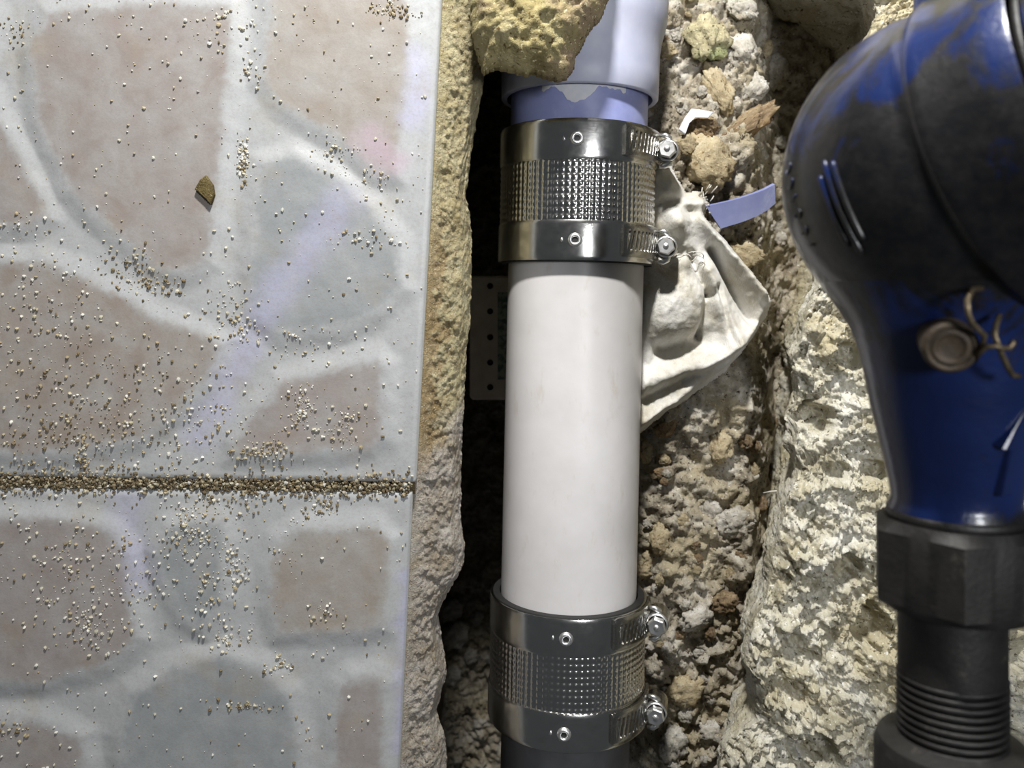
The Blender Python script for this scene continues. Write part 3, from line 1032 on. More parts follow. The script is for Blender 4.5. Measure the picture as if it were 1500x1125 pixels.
# ------------------------------------------------------------------ steel-banded couplings
def coupling(y_top, y_bot, label, screws):
    """y_top > y_bot along the pipe axis; screws: angle offset (deg) of each clamp."""
    R = 0.0345
    base = axis_pt((y_top + y_bot) / 2) - np.array([0, 0, R])
    t = empty('pipe_coupling', base)
    tag(t, label, 'coupling', 'steel-banded pipe couplings')
    c = axis_pt(0.0)
    L = y_top - y_bot
    # black rubber sleeve inside
    V, F = on_axis([(y_bot - 0.0006, 0.0306), (y_bot - 0.0006, 0.0335), (y_top + 0.0004, 0.0335), (y_top + 0.0004, 0.0306), (y_bot - 0.0006, 0.0306)], 128)
    edge_split(part('rubber_sleeve', V, F, M['rubber'], t))
    # dimpled shield between the bands
    bw = L * 0.285
    ya, yb = y_top - bw, y_bot + bw
    nc, nr, k = 84, 9, 6
    th = np.linspace(0, 2 * math.pi, nc * k, endpoint=False)
    yy = np.linspace(yb - 0.001, ya + 0.001, nr * k + 1)
    TH, YY = np.meshgrid(th, yy)
    u = np.abs(np.sin(TH * nc / 2))
    v = np.abs(np.sin((YY - yb) / (ya - yb) * nr * math.pi))
    rr = R - 0.0006 + 0.00042 * (u * v) ** 0.9
    W = np.stack([rr * np.cos(TH), YY, rr * np.sin(TH)], -1).reshape(-1, 3)
    part('dimpled_shield', xf(W, AM, c), grid_faces(len(yy), len(th), close_m=True)[:, ::-1], M['steel'], t)
    for bi, (b0, b1) in enumerate(((y_top - bw, y_top), (y_bot, y_bot + bw))):
        rb = R + 0.0002
        prof = [(b0, R - 0.0012), (b0, rb - 0.0002), (b0 + 0.0006, rb), (b0 + 0.0016, rb + 0.0001), (b1 - 0.0016, rb + 0.0001), (b1 - 0.0006, rb), (b1, rb - 0.0002), (b1, R - 0.0012)]
        V, F = on_axis(prof, 160)
        band = edge_split(part('clamp_band', V, F, M['steel'], t), 50)
        ym = (b0 + b1) / 2

        def cyl(r, a, y):
            return np.array([r * math.cos(a), y, r * math.sin(a)])
        # hollow rivet and its dark bore
        ra = math.radians(95)
        Mr = AM @ frame(cyl(1, ra, 0), (0, 1, 0))
        pc = xf([cyl(rb, ra, ym)], AM, c)[0]
        V, F = revolve([(-0.0004, 0.0030), (0.0004, 0.0028), (0.0012, 0.0023), (0.0013, 0.0018), (0.0010, 0.0013), (0.0002, 0.0012)], 24)
        part('rivet', xf(V, Mr, pc), F, M['zinc'], band)
        V, F = revolve([(0.0004, 0.00128), (0.0004, 0.00001)], 16)
        part('rivet_bore', xf(V, Mr, pc), F, M['rubber'], band)
        # small pressed tab beside the rivet
        pc2 = xf([cyl(rb, ra + 0.155, ym)], AM, c)[0]
        V, F = revolve([(-0.0002, 0.0011), (0.0003, 0.0009), (0.0005, 0.0003), (0.0005, 0.00001)], 14)
        V[:, 0] *= 0.5
        part('pressed_tab', xf(V, Mr, pc2), F, M['zinc'], band)
        # slotted strap end lying over the band
        a_end, a_in = math.radians(62), math.radians(4)
        na, nw = 260, 26
        aa = np.linspace(a_in, a_end, na)
        ww = np.linspace(-1, 1, nw)
        AA, WW = np.meshgrid(aa, ww, indexing='ij')
        half = 0.0068
        cornr = np.clip((AA - (a_end - 0.10)) / 0.10, 0, 1)
        YY2 = ym + 0.0006 + WW * half * (1 - 0.10 * cornr ** 3)
        slot = smooth(0.0, 0.5, np.sin((AA + 0.04 * WW) * 88)) * smooth(0.62, 0.50, np.abs(WW)) * smooth(a_end - 0.05, a_end - 0.12, AA)
        rs = rb + 0.0017 + 0.0004 * smooth(0.8, 1.0, np.abs(WW)) * -1 - 0.0011 * slot
        W = np.stack([rs * np.cos(AA), YY2, rs * np.sin(AA)], -1)
        under = np.stack([(rb + 0.0001) * np.cos(AA), YY2, (rb + 0.0001) * np.sin(AA)], -1)
        rim = np.concatenate([np.arange(nw), np.arange(1, na) * nw + nw - 1, (na - 1) * nw + np.arange(nw - 2, -1, -1), np.arange(na - 2, 0, -1) * nw])
        Vt, Vu = W.reshape(-1, 3), under.reshape(-1, 3)
        kk = len(rim)
        Fs = np.stack([rim, np.roll(rim, -1), len(Vt) + (np.arange(kk) + 1) % kk, len(Vt) + np.arange(kk)], -1)
        F = np.concatenate([grid_faces(na, nw)[:, ::-1], Fs])
        edge_split(part('slotted_strap', xf(np.concatenate([Vt, Vu[rim]]), AM, c), F, M['steel_dull'], band), 50)
        # worm-screw housing: a bent saddle around the screw, standing at the right side of the pipe
        so = math.radians(screws[bi])
        rad = cyl(1, so, 0)
        tan = np.array([-math.sin(so), 0, math.cos(so)])
        ctr = rad * (rb + 0.0050) + np.array([0, ym - 0.0006, 0])
        Mh = AM @ frame(tan, rad)                       # local y = along the screw, z = outwards
        pc = xf([ctr], AM, c)[0]
        ph = np.linspace(math.radians(-55), math.radians(235), 26)
        ysx = np.linspace(-0.0065, 0.0050, 8)
        V = []
        for s_r in (0.0049, 0.0042):
            for yv in ysx:
                for a in ph:
                    ex = 0.0016 * max(0.0, -math.sin(a))
                    V.append((s_r * math.cos(a) * (1 + ex * 120), yv, s_r * math.sin(a)))
        n1 = len(ysx) * len(ph)
        g = grid_faces(len(ysx), len(ph))
        rimi = np.concatenate([np.arange(26), np.arange(1, 8) * 26 + 25, 7 * 26 + np.arange(24, -1, -1), np.arange(6, 0, -1) * 26])
        Fs = np.stack([rimi, np.roll(rimi, -1), n1 + np.roll(rimi, -1), n1 + rimi], -1)
        F = np.concatenate([g, g[:, ::-1] + n1, Fs[:, ::-1]])
        edge_split(part('screw_housing', xf(V, Mh, pc), F, M['steel_dull'], band), 50)
        # bent lugs of the housing
        for sgn in (-1, 1):
            pts = [np.array([sgn * 0.0042, 0.003, 0.0012]), np.array([sgn * 0.0056, 0.0045, 0.0006]), np.array([sgn * 0.0066, 0.005, -0.0012]), np.array([sgn * 0.0068, 0.0046, -0.0034])]
            V, F = tube(pts, [0.0009, 0.0012, 0.0012, 0.0008], 8)
            part('housing_lug', xf(V, Mh, pc), F, M['zinc'], band)
        # screw: threaded worm and flanged hexagon head looking at the camera
        prof = []
        for q in range(60):
            yv = -0.0085 + 0.0130 * q / 59
            prof.append((yv, 0.0036 + (0.0005 if q % 5 in (2, 3) else 0)))
        prof = [(-0.0085, 0.00001)] + prof
        head = [(0.0045, 0.0046), (0.0052, 0.0048), (0.0060, 0.0046), (0.0062, 0.0040)]
        V, F = revolve(prof + head, 28)
        part('worm_screw', xf(V, Mh, pc), F, M['zinc'], band)
        hexv = [(0.0039 * math.cos(math.radians(60 * q + 15)), 0.0039 * math.sin(math.radians(60 * q + 15))) for q in range(6)]
        V, F = prism(hexv, 0.0040, 0.0005)
        V = np.c_[V[:, 0], V[:, 2] + 0.0060, -V[:, 1]]
        part('screw_head', xf(V, Mh, pc), F, M['zinc'], band, False)
        V, F = revolve([(0.0099, 0.0014), (0.0104, 0.0011), (0.0105, 0.00001)], 16)
        part('head_pip', xf(V, Mh, pc), F, M['zinc'], band)
    return t


coupling(0.0738, 0.0163, 'upper steel-banded pipe coupling between grey socket and white pipe', (14, 12))
coupling(-0.1295, -0.1835, 'lower steel-banded pipe coupling below the white pipe', (14, 12))

# ------------------------------------------------------------------ blue water meter
ZM = 0.08
MC = P(1400, 260, ZM)
mt = empty('water_meter', MC - np.array([0, 0, 0.05]))
tag(mt, 'grimy blue cast water meter hanging over the pale ledge', 'water meter')
RB = 0.0486
MA = frame((0.55, 0.30, 0.75), (-0.5, 0, 0.8))        # local y = register axis


def grime_shade(o, fn):
    n = len(o.data.vertices)
    co = np.zeros(n * 3)
    o.data.vertices.foreach_get('co', co)
    g = fn(co.reshape(-1, 3) + origin(o))
    set_color(o.data, np.repeat(g[:, None], 3, 1))


prof = []
for q in range(30):
    a = -math.pi / 2 + (math.pi / 2 + 0.28) * q / 29
    prof.append((RB * math.sin(a), max(RB * math.cos(a), 1e-5)))
prof += [(0.0140, 0.0470), (0.0150, 0.0484), (0.0165, 0.0488), (0.0185, 0.0482), (0.030, 0.0472), (0.0395, 0.0468), (0.0402, 0.0464)]
V, F = revolve(prof, 128)
body = part('bowl', xf(V, MA, MC), F[:, ::-1], M['meter'], mt)
grime_shade(body, lambda p: np.clip(0.84 + (p[:, 1] - MC[1]) * -8 + 0.1 * (MC[0] - p[:, 0]) / RB, 0.12, 0.98))  # dirt thins towards the top, painting in the lit blue rim
V, F = revolve([(0.0380, 0.040), (0.0400, 0.0435), (0.0418, 0.0430), (0.0425, 0.040)], 96)
part('groove_seal', xf(V, MA, MC), F[:, ::-1], M['gasket'], mt)
V, F = revolve([(0.0415, 0.040), (0.0425, 0.0452), (0.0440, 0.0468), (0.0520, 0.0468), (0.0540, 0.0455), (0.0545, 0.041), (0.0530, 0.038), (0.0530, 0.00001)], 96)
rr = part('register_ring', xf(V, MA, MC), F[:, ::-1], M['meter'], mt)
grime_shade(rr, lambda p: np.full(len(p), 0.62))
# raised ribs and worn raised marks cast on the bowl
for t_, a0, a1 in ((-0.0135, -16, 10), (-0.0108, -20, 14), (-0.0082, -16, 12)):
    rho = math.sqrt(RB * RB - t_ * t_) + 0.0001
    pts = [np.array([rho * math.cos(a), t_, rho * math.sin(a)]) for a in np.radians(np.linspace(90 + a0, 90 + a1, 24))]
    V, F = tube(pts, [0.0004] + [0.0009] * 22 + [0.0004], 8)
    r_ = part('raised_rib', xf(V, MA, MC), F, M['meter'], mt)
    grime_shade(r_, lambda p: np.full(len(p), 0.7))
for k, (ang, shp) in enumerate(((-24, 'o'), (-17, 'v'), (-10, 'i'), (-3, 'o'), (4, 'v'), (11, 'i'))):
    t_ = -0.0275
    rho = math.sqrt(RB * RB - t_ * t_)
    a = math.radians(90 - ang)
    nrm = np.array([rho * math.cos(a), t_, rho * math.sin(a)])
    Mf = MA @ frame(nrm, (0, 1, 0))
    pc = xf([nrm], MA, MC)[0]
    if shp == 'o':
        pts = [(0.0013 * math.cos(q), 0.0001, 0.0022 * math.sin(q)) for q in np.linspace(0.4, 5.2, 16)]
    elif shp == 'v':
        pts = [(0.0015 * math.cos(q), 0.0001, 0.0022 * math.sin(q)) for q in np.linspace(1.2, 4.4, 12)]
    else:
        pts = [(0, 0.0001, 0.0024), (0.0002, 0.0001, 0), (0, 0.0001, -0.0024)]
    V, F = tube(pts, 0.00035, 6)
    r_ = part('raised_mark', xf(V, Mf, pc), F, M['meter'], mt)
    grime_shade(r_, lambda p: np.full(len(p), 0.6))

NX = MC[0] - 0.0002


def neck_prof(sgn):
    k = ZM and (CAMH - ZM) / FPX
    rows = [(330, 215), (380, 205), (420, 184), (455, 160), (478, 146), (500, 136), (540, 126), (600, 115), (660, 101), (705, 91), (728, 87), (736, 88), (744, 92), (752, 92), (756, 86)]
    if sgn < 0:
        rows = [(430, 90), (470, 66), (500, 56), (600, 54), (730, 54), (744, 58), (756, 58), (757, 40)]
    return [(-(py - 260) * k * sgn, w * k) for py, w in rows]


V, F = revolve(neck_prof(1), 96)
V = xf(V, np.eye(3), (NX, MC[1], ZM))
nk = part('inlet_neck', V, F, M['meter'], mt)
grime_shade(nk, lambda p: np.clip(0.14 + 0.62 * smooth(-0.004, 0.02, p[:, 1] + 0.012) + 0.5 * smooth(-0.056, -0.0615, p[:, 1]), 0, 0.8))
V, F = revolve(neck_prof(-1), 96)
V = xf(V, np.eye(3), (NX, MC[1], ZM))
nk2 = part('outlet_neck', V, F[:, ::-1], M['meter'], mt)
grime_shade(nk2, lambda p: np.full(len(p), 0.2))
kz = (CAMH - ZM) / FPX
YG = MC[1] - (750 - 260) * kz
V, F = revolve([(YG + 0.0012, 0.0165), (YG + 0.0008, 0.0186), (YG - 0.0012, 0.0188), (YG - 0.0024, 0.0180), (YG - 0.0024, 0.0150)], 64)
part('gasket', xf(V, np.eye(3), (NX, 0, ZM)), F, M['gasket'], mt)
# union nut
YN0, YN1 = MC[1] - (758 - 260) * kz, MC[1] - (885 - 260) * kz
RN = 0.0243
nn = 72
pr = [(YN0, 0.0178), (YN0, 0.0192), (YN0 - 0.0028, 0.999), (YN1 + 0.0024, 0.999), (YN1, 0.0196), (YN1, 0.0150)]
th = np.linspace(0, 2 * math.pi, nn, endpoint=False) + math.radians(52)
V = []
for y, r in pr:
    for q in range(nn):
        a = 2 * math.pi * q / nn
        am = (a % (math.pi / 3)) - math.pi / 6
        hx = RN * math.cos(math.pi / 6) / math.cos(am)
        rad = hx if r > 0.9 else min(r + 0.0006, hx)
        V.append((rad * math.cos(th[q]), y, rad * math.sin(th[q])))
V = xf(V, np.eye(3), (NX, 0, ZM))
# the chamfer is deeper towards the corners
nut = edge_split(part('union_nut', V, grid_faces(len(pr), nn, close_m=True), M['black_iron'], mt), 25)
nut['label'] = 'black hexagonal union nut'
# brass plug on the neck
PP = P(1390, 506, ZM + 0.0285)
Mp = frame((-0.28, -0.22, 0.93), (0, 1, 0))
V, F = revolve([(-0.007, 0.0066), (0.0008, 0.0069), (0.0022, 0.0068), (0.0029, 0.0063), (0.0031, 0.0056), (0.0028, 0.0052), (0.0024, 0.0049), (0.0028, 0.0046), (0.0029, 0.0036), (0.0024, 0.0032), (0.0022, 0.0026), (0.0022, 0.00001)], 40)
plug = part('sealing_plug', xf(V, Mp, PP), F, M['bronze'], mt)
plug['label'] = 'round brown bronze plug with concentric rings'
# raised flow arrow on the neck, head pointing up the photograph
AC = P(1458, 668, ZM + 0.0160)
Ma = np.zeros((3, 3))
yv = np.array([0.12, 1.0, 0.18])
yv /= np.linalg.norm(yv)
zv = np.array([0.46, -0.10, 0.86])
zv -= yv * zv.dot(yv)
zv /= np.linalg.norm(zv)
Ma = np.stack([np.cross(yv, zv), yv, zv], 1)
V, F = prism([(-0.0026, -0.0095), (0.0026, -0.0095), (0.0026, 0.0045), (0.0062, 0.0045), (0.0, 0.0150), (-0.0062, 0.0045), (-0.0026, 0.0045)], 0.0056, 0.0006)
ar = part('flow_arrow', xf(V, Ma, AC), F, M['meter'], mt, False)
grime_shade(ar, lambda p: np.full(len(p), 0.05))
ar['label'] = 'raised blue arrow pointing up'


def wirept(px, py, dz):
    return P(px, py, ZM + dz)


w1 = [wirept(1438, 423, 0.036), wirept(1424, 424, 0.038), wirept(1417, 440, 0.039), wirept(1418, 458, 0.039), wirept(1424, 474, 0.038), wirept(1432, 482, 0.037), wirept(1442, 491, 0.036), wirept(1440, 506, 0.034), wirept(1428, 528, 0.030)]
w2 = [wirept(1464, 462, 0.034), wirept(1459, 476, 0.036), wirept(1457, 492, 0.037), wirept(1462, 504, 0.037), wirept(1468, 520, 0.036), wirept(1476, 538, 0.035), wirept(1484, 550, 0.034), wirept(1493, 551, 0.033)]
w3 = [wirept(1428, 528, 0.031), wirept(1436, 516, 0.034), wirept(1446, 508, 0.036), wirept(1458, 507, 0.037), wirept(1468, 510, 0.037), wirept(1478, 510, 0.036), wirept(1484, 503, 0.036), wirept(1483, 498, 0.036)]
vf = [tube(w, 0.00075, 8) for w in (w1, w2, w3)]
V, F = join(*vf)
sw = part('seal_wire', V, F, M['wire'], mt)
sw['label'] = 'twisted brass seal wire'

# threaded tail pipe below the nut
tp = empty('threaded_pipe', (NX, MC[1] - (1000 - 260) * kz, ZM - 0.021))
tag(tp, 'blackened threaded pipe below the water meter union nut', 'pipe')
ya = YN1 + 0.004
yb = MC[1] - (985 - 260) * kz
yc = MC[1] - (1085 - 260) * kz
V, F = revolve([(ya, 0.0146), (yb, 0.0146), (yb, 0.0130), (yc, 0.0130)], 72)
edge_split(part('tail_pipe', xf(V, np.eye(3), (NX - 0.001, 0, ZM)), F, M['black_iron'], tp))
pts = []
turns = 9
for q in range(turns * 28 + 1):
    a = 2 * math.pi * q / 28
    pts.append((NX - 0.001 + 0.0142 * math.cos(a), yb + (yc - yb) * q / (turns * 28), ZM + 0.0142 * math.sin(a)))
V, F = tube(pts, 0.0009, 6)
part('thread', V, F, M['black_iron'], tp)
V, F = revolve([(yc + 0.002, 0.0140), (yc, 0.0200), (yc - 0.003, 0.0212), (yc - 0.014, 0.0212), (yc - 0.016, 0.019), (yc - 0.05, 0.019), (yc - 0.05, 0.015)], 72)
edge_split(part('collar', xf(V, np.eye(3), (NX - 0.001, 0, ZM)), F, M['black_iron'], tp))


# the meter is a small one (40 mm nut) and hangs well above the ledge
MK = 0.82
MC2 = P(1400, 260, 0.125)
for e_ in (mt, tp):
    e_.location = Vector(MC2 + MK * (np.array(e_.location) - MC))
    e_.scale = (MK, MK, MK)

# ------------------------------------------------------------------ rag, offcut, shard, plate, fibre
def build_rag():
    out = [(925, 232), (962, 240), (984, 236), (996, 262), (1008, 280), (1026, 276), (1040, 292), (1034, 318), (1062, 350), (1092, 385), (1124, 425), (1132, 442), (1128, 462), (1104, 498),
           (1066, 546), (1012, 584), (972, 610), (940, 638), (925, 640)]
    zb = -0.061
    w = np.array([P(x, y, zb)[:2] for x, y in out])
    st = 0.0006
    xs = np.arange(w[:, 0].min() - 0.004, w[:, 0].max() + 0.004, st)
    ys = np.arange(w[:, 1].min() - 0.004, w[:, 1].max() + 0.004, st)
    X, Y = np.meshgrid(xs, ys)
    sd = poly_sd(X, Y, w) + 0.0008 * fbm(X * 180, Y * 180, 1.0, 3)
    k = (CAMH - zb) / FPX
    px, py = X / k + PX0, PY0 - Y / k
    h = 0.004 + 0 * X

    def seg(x0, y0, x1, y1, wid, hh, sharp=1.0):
        e = np.array([x1 - x0, y1 - y0], float)
        t = np.clip(((px - x0) * e[0] + (py - y0) * e[1]) / (e @ e), 0, 1)
        d = np.hypot(px - x0 - t * e[0], py - y0 - t * e[1])
        return hh * np.exp(-(d / wid) ** 2 * sharp)
    h = h + seg(1032, 322, 1122, 432, 17, 0.011)                 # rolled right-hand hem
    h = h - seg(1042, 366, 1098, 468, 7, 0.0115)                 # deep crease inside the hem
    h = h + seg(1030, 400, 1072, 500, 14, 0.008)
    h = h - seg(1046, 420, 1066, 500, 4, 0.004) - seg(1000, 560, 1080, 510, 5, 0.004)
    g = np.exp(-(((px - 982) / 44) ** 2 + ((py - 452) / 52) ** 2) ** 1.5)
    h = h + 0.0135 * g                                            # bunched pouch
    h = h - seg(968, 510, 1024, 494, 13, 0.0065)                   # hollow under the pouch
    h = h - seg(1008, 374, 1034, 432, 6, 0.0075) - seg(1034, 432, 1022, 494, 6, 0.0065)
    h = h + seg(960, 250, 985, 330, 20, 0.009) + seg(985, 330, 1000, 385, 16, 0.006)
    h = h - seg(965, 300, 1012, 290, 6, 0.0035) - seg(945, 345, 990, 372, 7, 0.004)
    h = h + seg(1000, 300, 1034, 300, 9, 0.005)
    h = h + seg(940, 560, 1060, 520, 15, 0.006) - seg(940, 585, 1000, 552, 7, 0.0025) + seg(940, 615, 1000, 585, 9, 0.004)
    h = h + seg(1030, 540, 1100, 480, 13, 0.005)
    h = h + 0.0022 * fbm(X * 75 + 0.4 * fbm(X * 120, Y * 120, 1, 2), Y * 55, 2.2, 3) + 0.0009 * fbm(X * 260, Y * 220, 3.2, 3)
    edge = smooth(0, 0.005, sd)
    Z = zb - 0.004 * (1 - edge) + h * (0.25 + 0.75 * edge)
    ok = sd > 0
    idx = -np.ones(X.shape, int)
    idx[ok] = np.arange(ok.sum())
    V = np.stack([X[ok], Y[ok], Z[ok]], -1)
    q = np.stack([idx[:-1, :-1], idx[:-1, 1:], idx[1:, 1:], idx[1:, :-1]], -1).reshape(-1, 4)
    q = q[(q >= 0).all(1)]
    o = part('rag', V, q, M['rag'])
    m = o.modifiers.new('thickness', 'SOLIDIFY')
    m.thickness = 0.0014
    m.offset = -1
    tag(o, 'crumpled off-white cotton rag beside the white pipe', 'rag')
    return o


rag = build_rag()
# frayed threads of the rag
fr = []
rg = random.Random(9)
for i in range(16):
    x, y = rg.uniform(1020, 1042), rg.uniform(278, 318)
    a = P(x, y, -0.060)
    b = a + np.array([rg.uniform(-0.001, 0.006), rg.uniform(-0.002, 0.005), rg.uniform(-0.001, 0.004)])
    fr.append(tube([a, (a + b) / 2 + np.array([0, 0, 0.001]), b], 0.0003, 5))
for i in range(10):
    a = P(rg.uniform(975, 1030), rg.uniform(375, 395), -0.052)
    pts = [a + np.array([0.004 * math.cos(t + i), 0.0025 * math.sin(t + i), 0.0012 * math.sin(2 * t)]) for t in np.linspace(0, 3.2, 10)]
    fr.append(tube(pts, 0.00022, 5))
V, F = join(*fr)
part('frayed_thread', V, F, M['rag'], rag)['kind'] = 'stuff'

# bluish offcut: a slice of pipe wall lying on edge
Va = []
zz0 = -0.060
top = [(1034, 302), (1050, 299), (1068, 295), (1086, 290), (1104, 284), (1120, 278), (1135, 270)]
bot = [(1056, 335), (1068, 331), (1082, 327), (1096, 322), (1110, 316), (1124, 308), (1136, 298)]
ringv = []
for (a, b) in zip(top, bot):
    A_ = P(a[0], a[1], zz0 + 0.0012)
    B_ = P(b[0], b[1], zz0 - 0.0022)
    nrm = np.cross(P(1135, 270, zz0) - P(1034, 302, zz0), B_ - A_)
    nrm /= np.linalg.norm(nrm)
    nrm = -nrm if nrm[2] < 0 else nrm
    ringv += [A_, B_, B_ - nrm * 0.0024, A_ - nrm * 0.0024]
F = [tuple(f) for f in grid_faces(7, 4, close_m=True)] + [(0, 1, 2, 3), (27, 26, 25, 24)]
oc = edge_split(part('pipe_offcut', ringv, F, M['pvc_blue']), 40)
tag(oc, 'curved bluish-grey pipe offcut strip beside the rag', 'offcut')

shz = -0.058
sh = [(994, 190), (1003, 172), (1012, 160), (1026, 162), (1043, 166), (1036, 174), (1018, 172), (1008, 182), (1003, 197)]
pw = np.array([P(x, y, shz)[:2] for x, y in sh])
V, F = prism(pw, 0.0016, 0.0003)
V[:, 2] += shz + (V[:, 0] - V[:, 0].mean()) * 0.15
tag(edge_split(part('plastic_shard', V, F, M['plastic_white']), 30), 'bent pale plastic shard beside the upper clamp screw', 'shard')

fz = -0.05
V, F = tube([P(1118, 722, fz), P(1130, 720, fz + 0.002), P(1143, 719, fz + 0.003), P(1156, 716, fz + 0.004)], [0.0002, 0.0004, 0.0004, 0.0003], 6)
tag(part('plant_fibre', V, F, M['rag']), 'thin pale fibre bridging soil and the ledge', 'fibre')

# perforated plate deep in the gap left of the pipe
pz = -0.138
pl = empty('perforated_plate', P(718, 500, pz - 0.012))
tag(pl, 'dim grey perforated plate with a printed sticker behind the white pipe', 'plate')
c0, c1 = P(688, 404, pz), P(775, 586, pz)
x0, x1, y0, y1 = c0[0], c1[0], c1[1], c0[1]
b_ = 0.0016
outl = [(x0 + b_, y0), (x1 - b_, y0), (x1, y0 + b_), (x1, y1 - b_), (x1 - b_, y1), (x0 + b_, y1), (x0, y1 - b_), (x0, y0 + b_)]
V, F = prism(outl, 0.012, 0.0012)
V[:, 2] += pz - 0.012
part('plate_body', V, F, M['plate'], pl, False)
for py in (419, 456, 494, 531, 567):
    hp = P(718, py, pz)
    V, F = revolve([(0.0004, 0.0017), (0.0004, 0.0012), (0.0001, 0.0010), (0.0001, 0.00001)], 14)
    part('hole', xf(V, frame((0, 0, 1), (0, 1, 0)), hp), F, M['hole'], pl)
s0, s1 = P(729, 428, pz), P(745, 556, pz)
V, F = prism([(s0[0], s1[1]), (s1[0], s1[1]), (s1[0], s0[1]), (s0[0], s0[1])], 0.0003)
V[:, 2] += pz
part('sticker', V, F, M['sticker'], pl, False)

# ------------------------------------------------------------------ debris on the tiles
V, F = prism([P(288, 278)[:2], P(296, 264)[:2], P(304, 258)[:2], P(314, 272)[:2], P(316, 286)[:2], P(311, 300)[:2], P(303, 292)[:2]], 0.0022, 0.0005)
V[:, 2] += 0.0002
tag(part('mortar_chip', V, F, M['chip'], None, False), 'flat olive-brown mortar chip lying on the upper tile', 'chip')

ICO_V = None


def ico():
    import bmesh
    bm = bmesh.new()
    bmesh.ops.create_icosphere(bm, subdivisions=1, radius=1.0)
    V = np.array([v.co[:] for v in bm.verts])
    F = np.array([[v.index for v in f.verts] for f in bm.faces])
    bm.free()
    return V, F


IV, IF = ico()


def grains(name, px, py, rpx, stones_pick, cols, label, zfun=None):
    n = len(px)
    sc = CAMH / FPX
    if zfun is None:
        jointy = np.interp(px, [-490, 606], [701, 716])
        z = np.where(py < jointy, relief(px, py, STONES_A), relief(px, py, STONES_B)) - 0.0017
        inj = np.abs(py - jointy) < 11
        z = np.where(inj, -0.0036 + 0.0022 * RNG.random(n) ** 2, z)
    else:
        z = zfun(px, py)
    r = rpx * sc
    c = np.stack([(px - PX0) * sc, -(py - PY0) * sc, z + 0.55 * r], -1)
    jit = 1 + RNG.uniform(-0.28, 0.28, (n, len(IV), 1))
    st = RNG.uniform(0.7, 1.3, (n, 1, 3))
    V = c[:, None] + IV[None] * jit * st * r[:, None, None]
    F = IF[None] + (np.arange(n) * len(IV))[:, None, None]
    C = np.repeat(cols[:, None], len(IV), 1)
    o = link(name, mesh_np(name, V.reshape(-1, 3), F.reshape(-1, 3), False), M['grain'])
    set_color(o.data, C.reshape(-1, 3))
    tag(o, label, 'sand', None, 'stuff')
    return o


PAL = np.array([lin(190, 184, 166)[:3], lin(208, 205, 196)[:3], lin(164, 150, 122)[:3], lin(118, 104, 80)[:3], lin(174, 164, 138)[:3]])


def pal(n, p):
    return PAL[RNG.choice(5, n, p=p)] * RNG.uniform(0.8, 1.08, (n, 1))


PXs, PYs, Rs, Cs = [], [], [], []


def scatter(n, fx, fy, rmin, rmax, p):
    x, y = fx(n), fy(n)
    PXs.append(x)
    PYs.append(y)
    Rs.append(rmin + (rmax - rmin) * RNG.random(n) ** 2.2)
    Cs.append(pal(n, p))


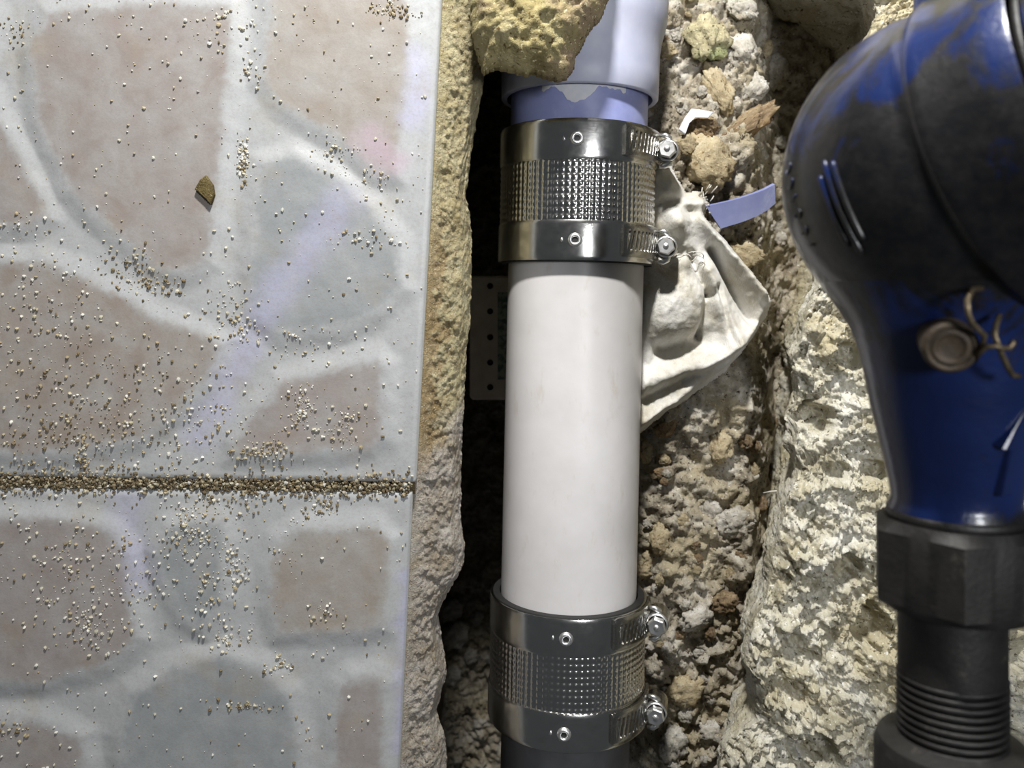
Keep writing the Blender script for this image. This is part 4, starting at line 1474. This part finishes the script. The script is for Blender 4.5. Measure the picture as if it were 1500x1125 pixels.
LIGHT = [0.34, 0.30, 0.18, 0.06, 0.12]
WARM = [0.13, 0.05, 0.27, 0.37, 0.18]
uni = lambda a, b: (lambda n: RNG.uniform(a, b, n))
nor = lambda m, s: (lambda n: RNG.normal(m, s, n))
scatter(1500, uni(-60, 625), uni(-60, 1180), 0.6, 2.7, LIGHT)
CL = [(140, 570, 90, 60, 330, WARM), (100, 640, 80, 30, 220, WARM), (60, 470, 45, 60, 110, LIGHT), (80, 420, 60, 40, 60, LIGHT), (355, 236, 4.5, 17, 130, LIGHT), (490, 222, 20, 15, 60, LIGHT), (545, 258, 20, 14, 36, LIGHT),
      (190, 392, 22, 18, 90, WARM), (230, 420, 22, 9, 70, WARM), (350, 480, 20, 20, 60, LIGHT), (335, 440, 16, 18, 50, LIGHT), (440, 600, 12, 18, 110, LIGHT), (505, 625, 16, 16, 70, LIGHT),
      (385, 662, 22, 10, 130, WARM), (300, 620, 50, 35, 140, LIGHT), (450, 500, 50, 14, 60, LIGHT), (280, 790, 24, 14, 130, LIGHT), (270, 760, 12, 10, 50, LIGHT), (90, 840, 50, 45, 170, LIGHT), (200, 860, 30, 30, 90, LIGHT),
      (340, 830, 12, 22, 80, LIGHT), (130, 920, 25, 14, 90, LIGHT), (330, 935, 20, 12, 70, LIGHT), (475, 895, 12, 8, 30, LIGHT), (410, 975, 12, 8, 40, LIGHT), (300, 870, 24, 30, 60, LIGHT), (420, 790, 20, 20, 30, LIGHT),
      (570, 12, 14, 8, 50, WARM), (590, 20, 18, 6, 40, WARM), (310, 40, 20, 20, 40, LIGHT), (372, 110, 8, 14, 28, LIGHT), (20, 45, 14, 10, 40, WARM), (360, 40, 10, 40, 30, LIGHT), (560, 340, 24, 40, 24, LIGHT),
      (520, 345, 14, 10, 20, LIGHT), (120, 690, 40, 8, 80, WARM), (120, 670, 4, 14, 60, WARM), (360, 1035, 22, 4, 60, WARM), (20, 1070, 20, 8, 40, WARM), (170, 800, 10, 8, 30, WARM), (470, 740, 14, 14, 60, WARM), (330, 740, 40, 12, 90, WARM), (40, 330, 24, 20, 24, LIGHT)]
for cx, cy, sx, sy, n, p in CL:
    scatter(n, nor(cx, sx), nor(cy, sy), 0.7, 2.9, p)
# spill from the joint
n = 2600
jx_ = RNG.uniform(-80, 607, n)
jy_ = np.interp(jx_, [-490, 606], [701, 716]) + RNG.normal(0, 5.5, n)
PXs.append(jx_); PYs.append(jy_); Rs.append(RNG.uniform(1.0, 3.2, n)); Cs.append(pal(n, [0.07, 0.03, 0.22, 0.53, 0.15]) * 0.72)
n = 700
jx_ = RNG.uniform(-80, 607, n)
env = 0.4 + 1.2 * np.clip(fbm(jx_ / 30, jx_ * 0, 0.9, 3) + 0.3, 0, 1)
jy_ = np.interp(jx_, [-490, 606], [701, 716]) + RNG.normal(0, 16, n) * env
PXs.append(jx_); PYs.append(jy_); Rs.append(RNG.uniform(0.9, 2.4, n)); Cs.append(pal(n, WARM))
X_, Y_, R_, C_ = map(np.concatenate, (PXs, PYs, Rs, Cs))
keep = X_ < np.interp(Y_, [q[1] for q in TILE_E], [q[0] for q in TILE_E]) - 3
grains('sand_grains', X_[keep], Y_[keep], R_[keep], None, C_[keep], 'beige sand grains scattered over the floor tiles')
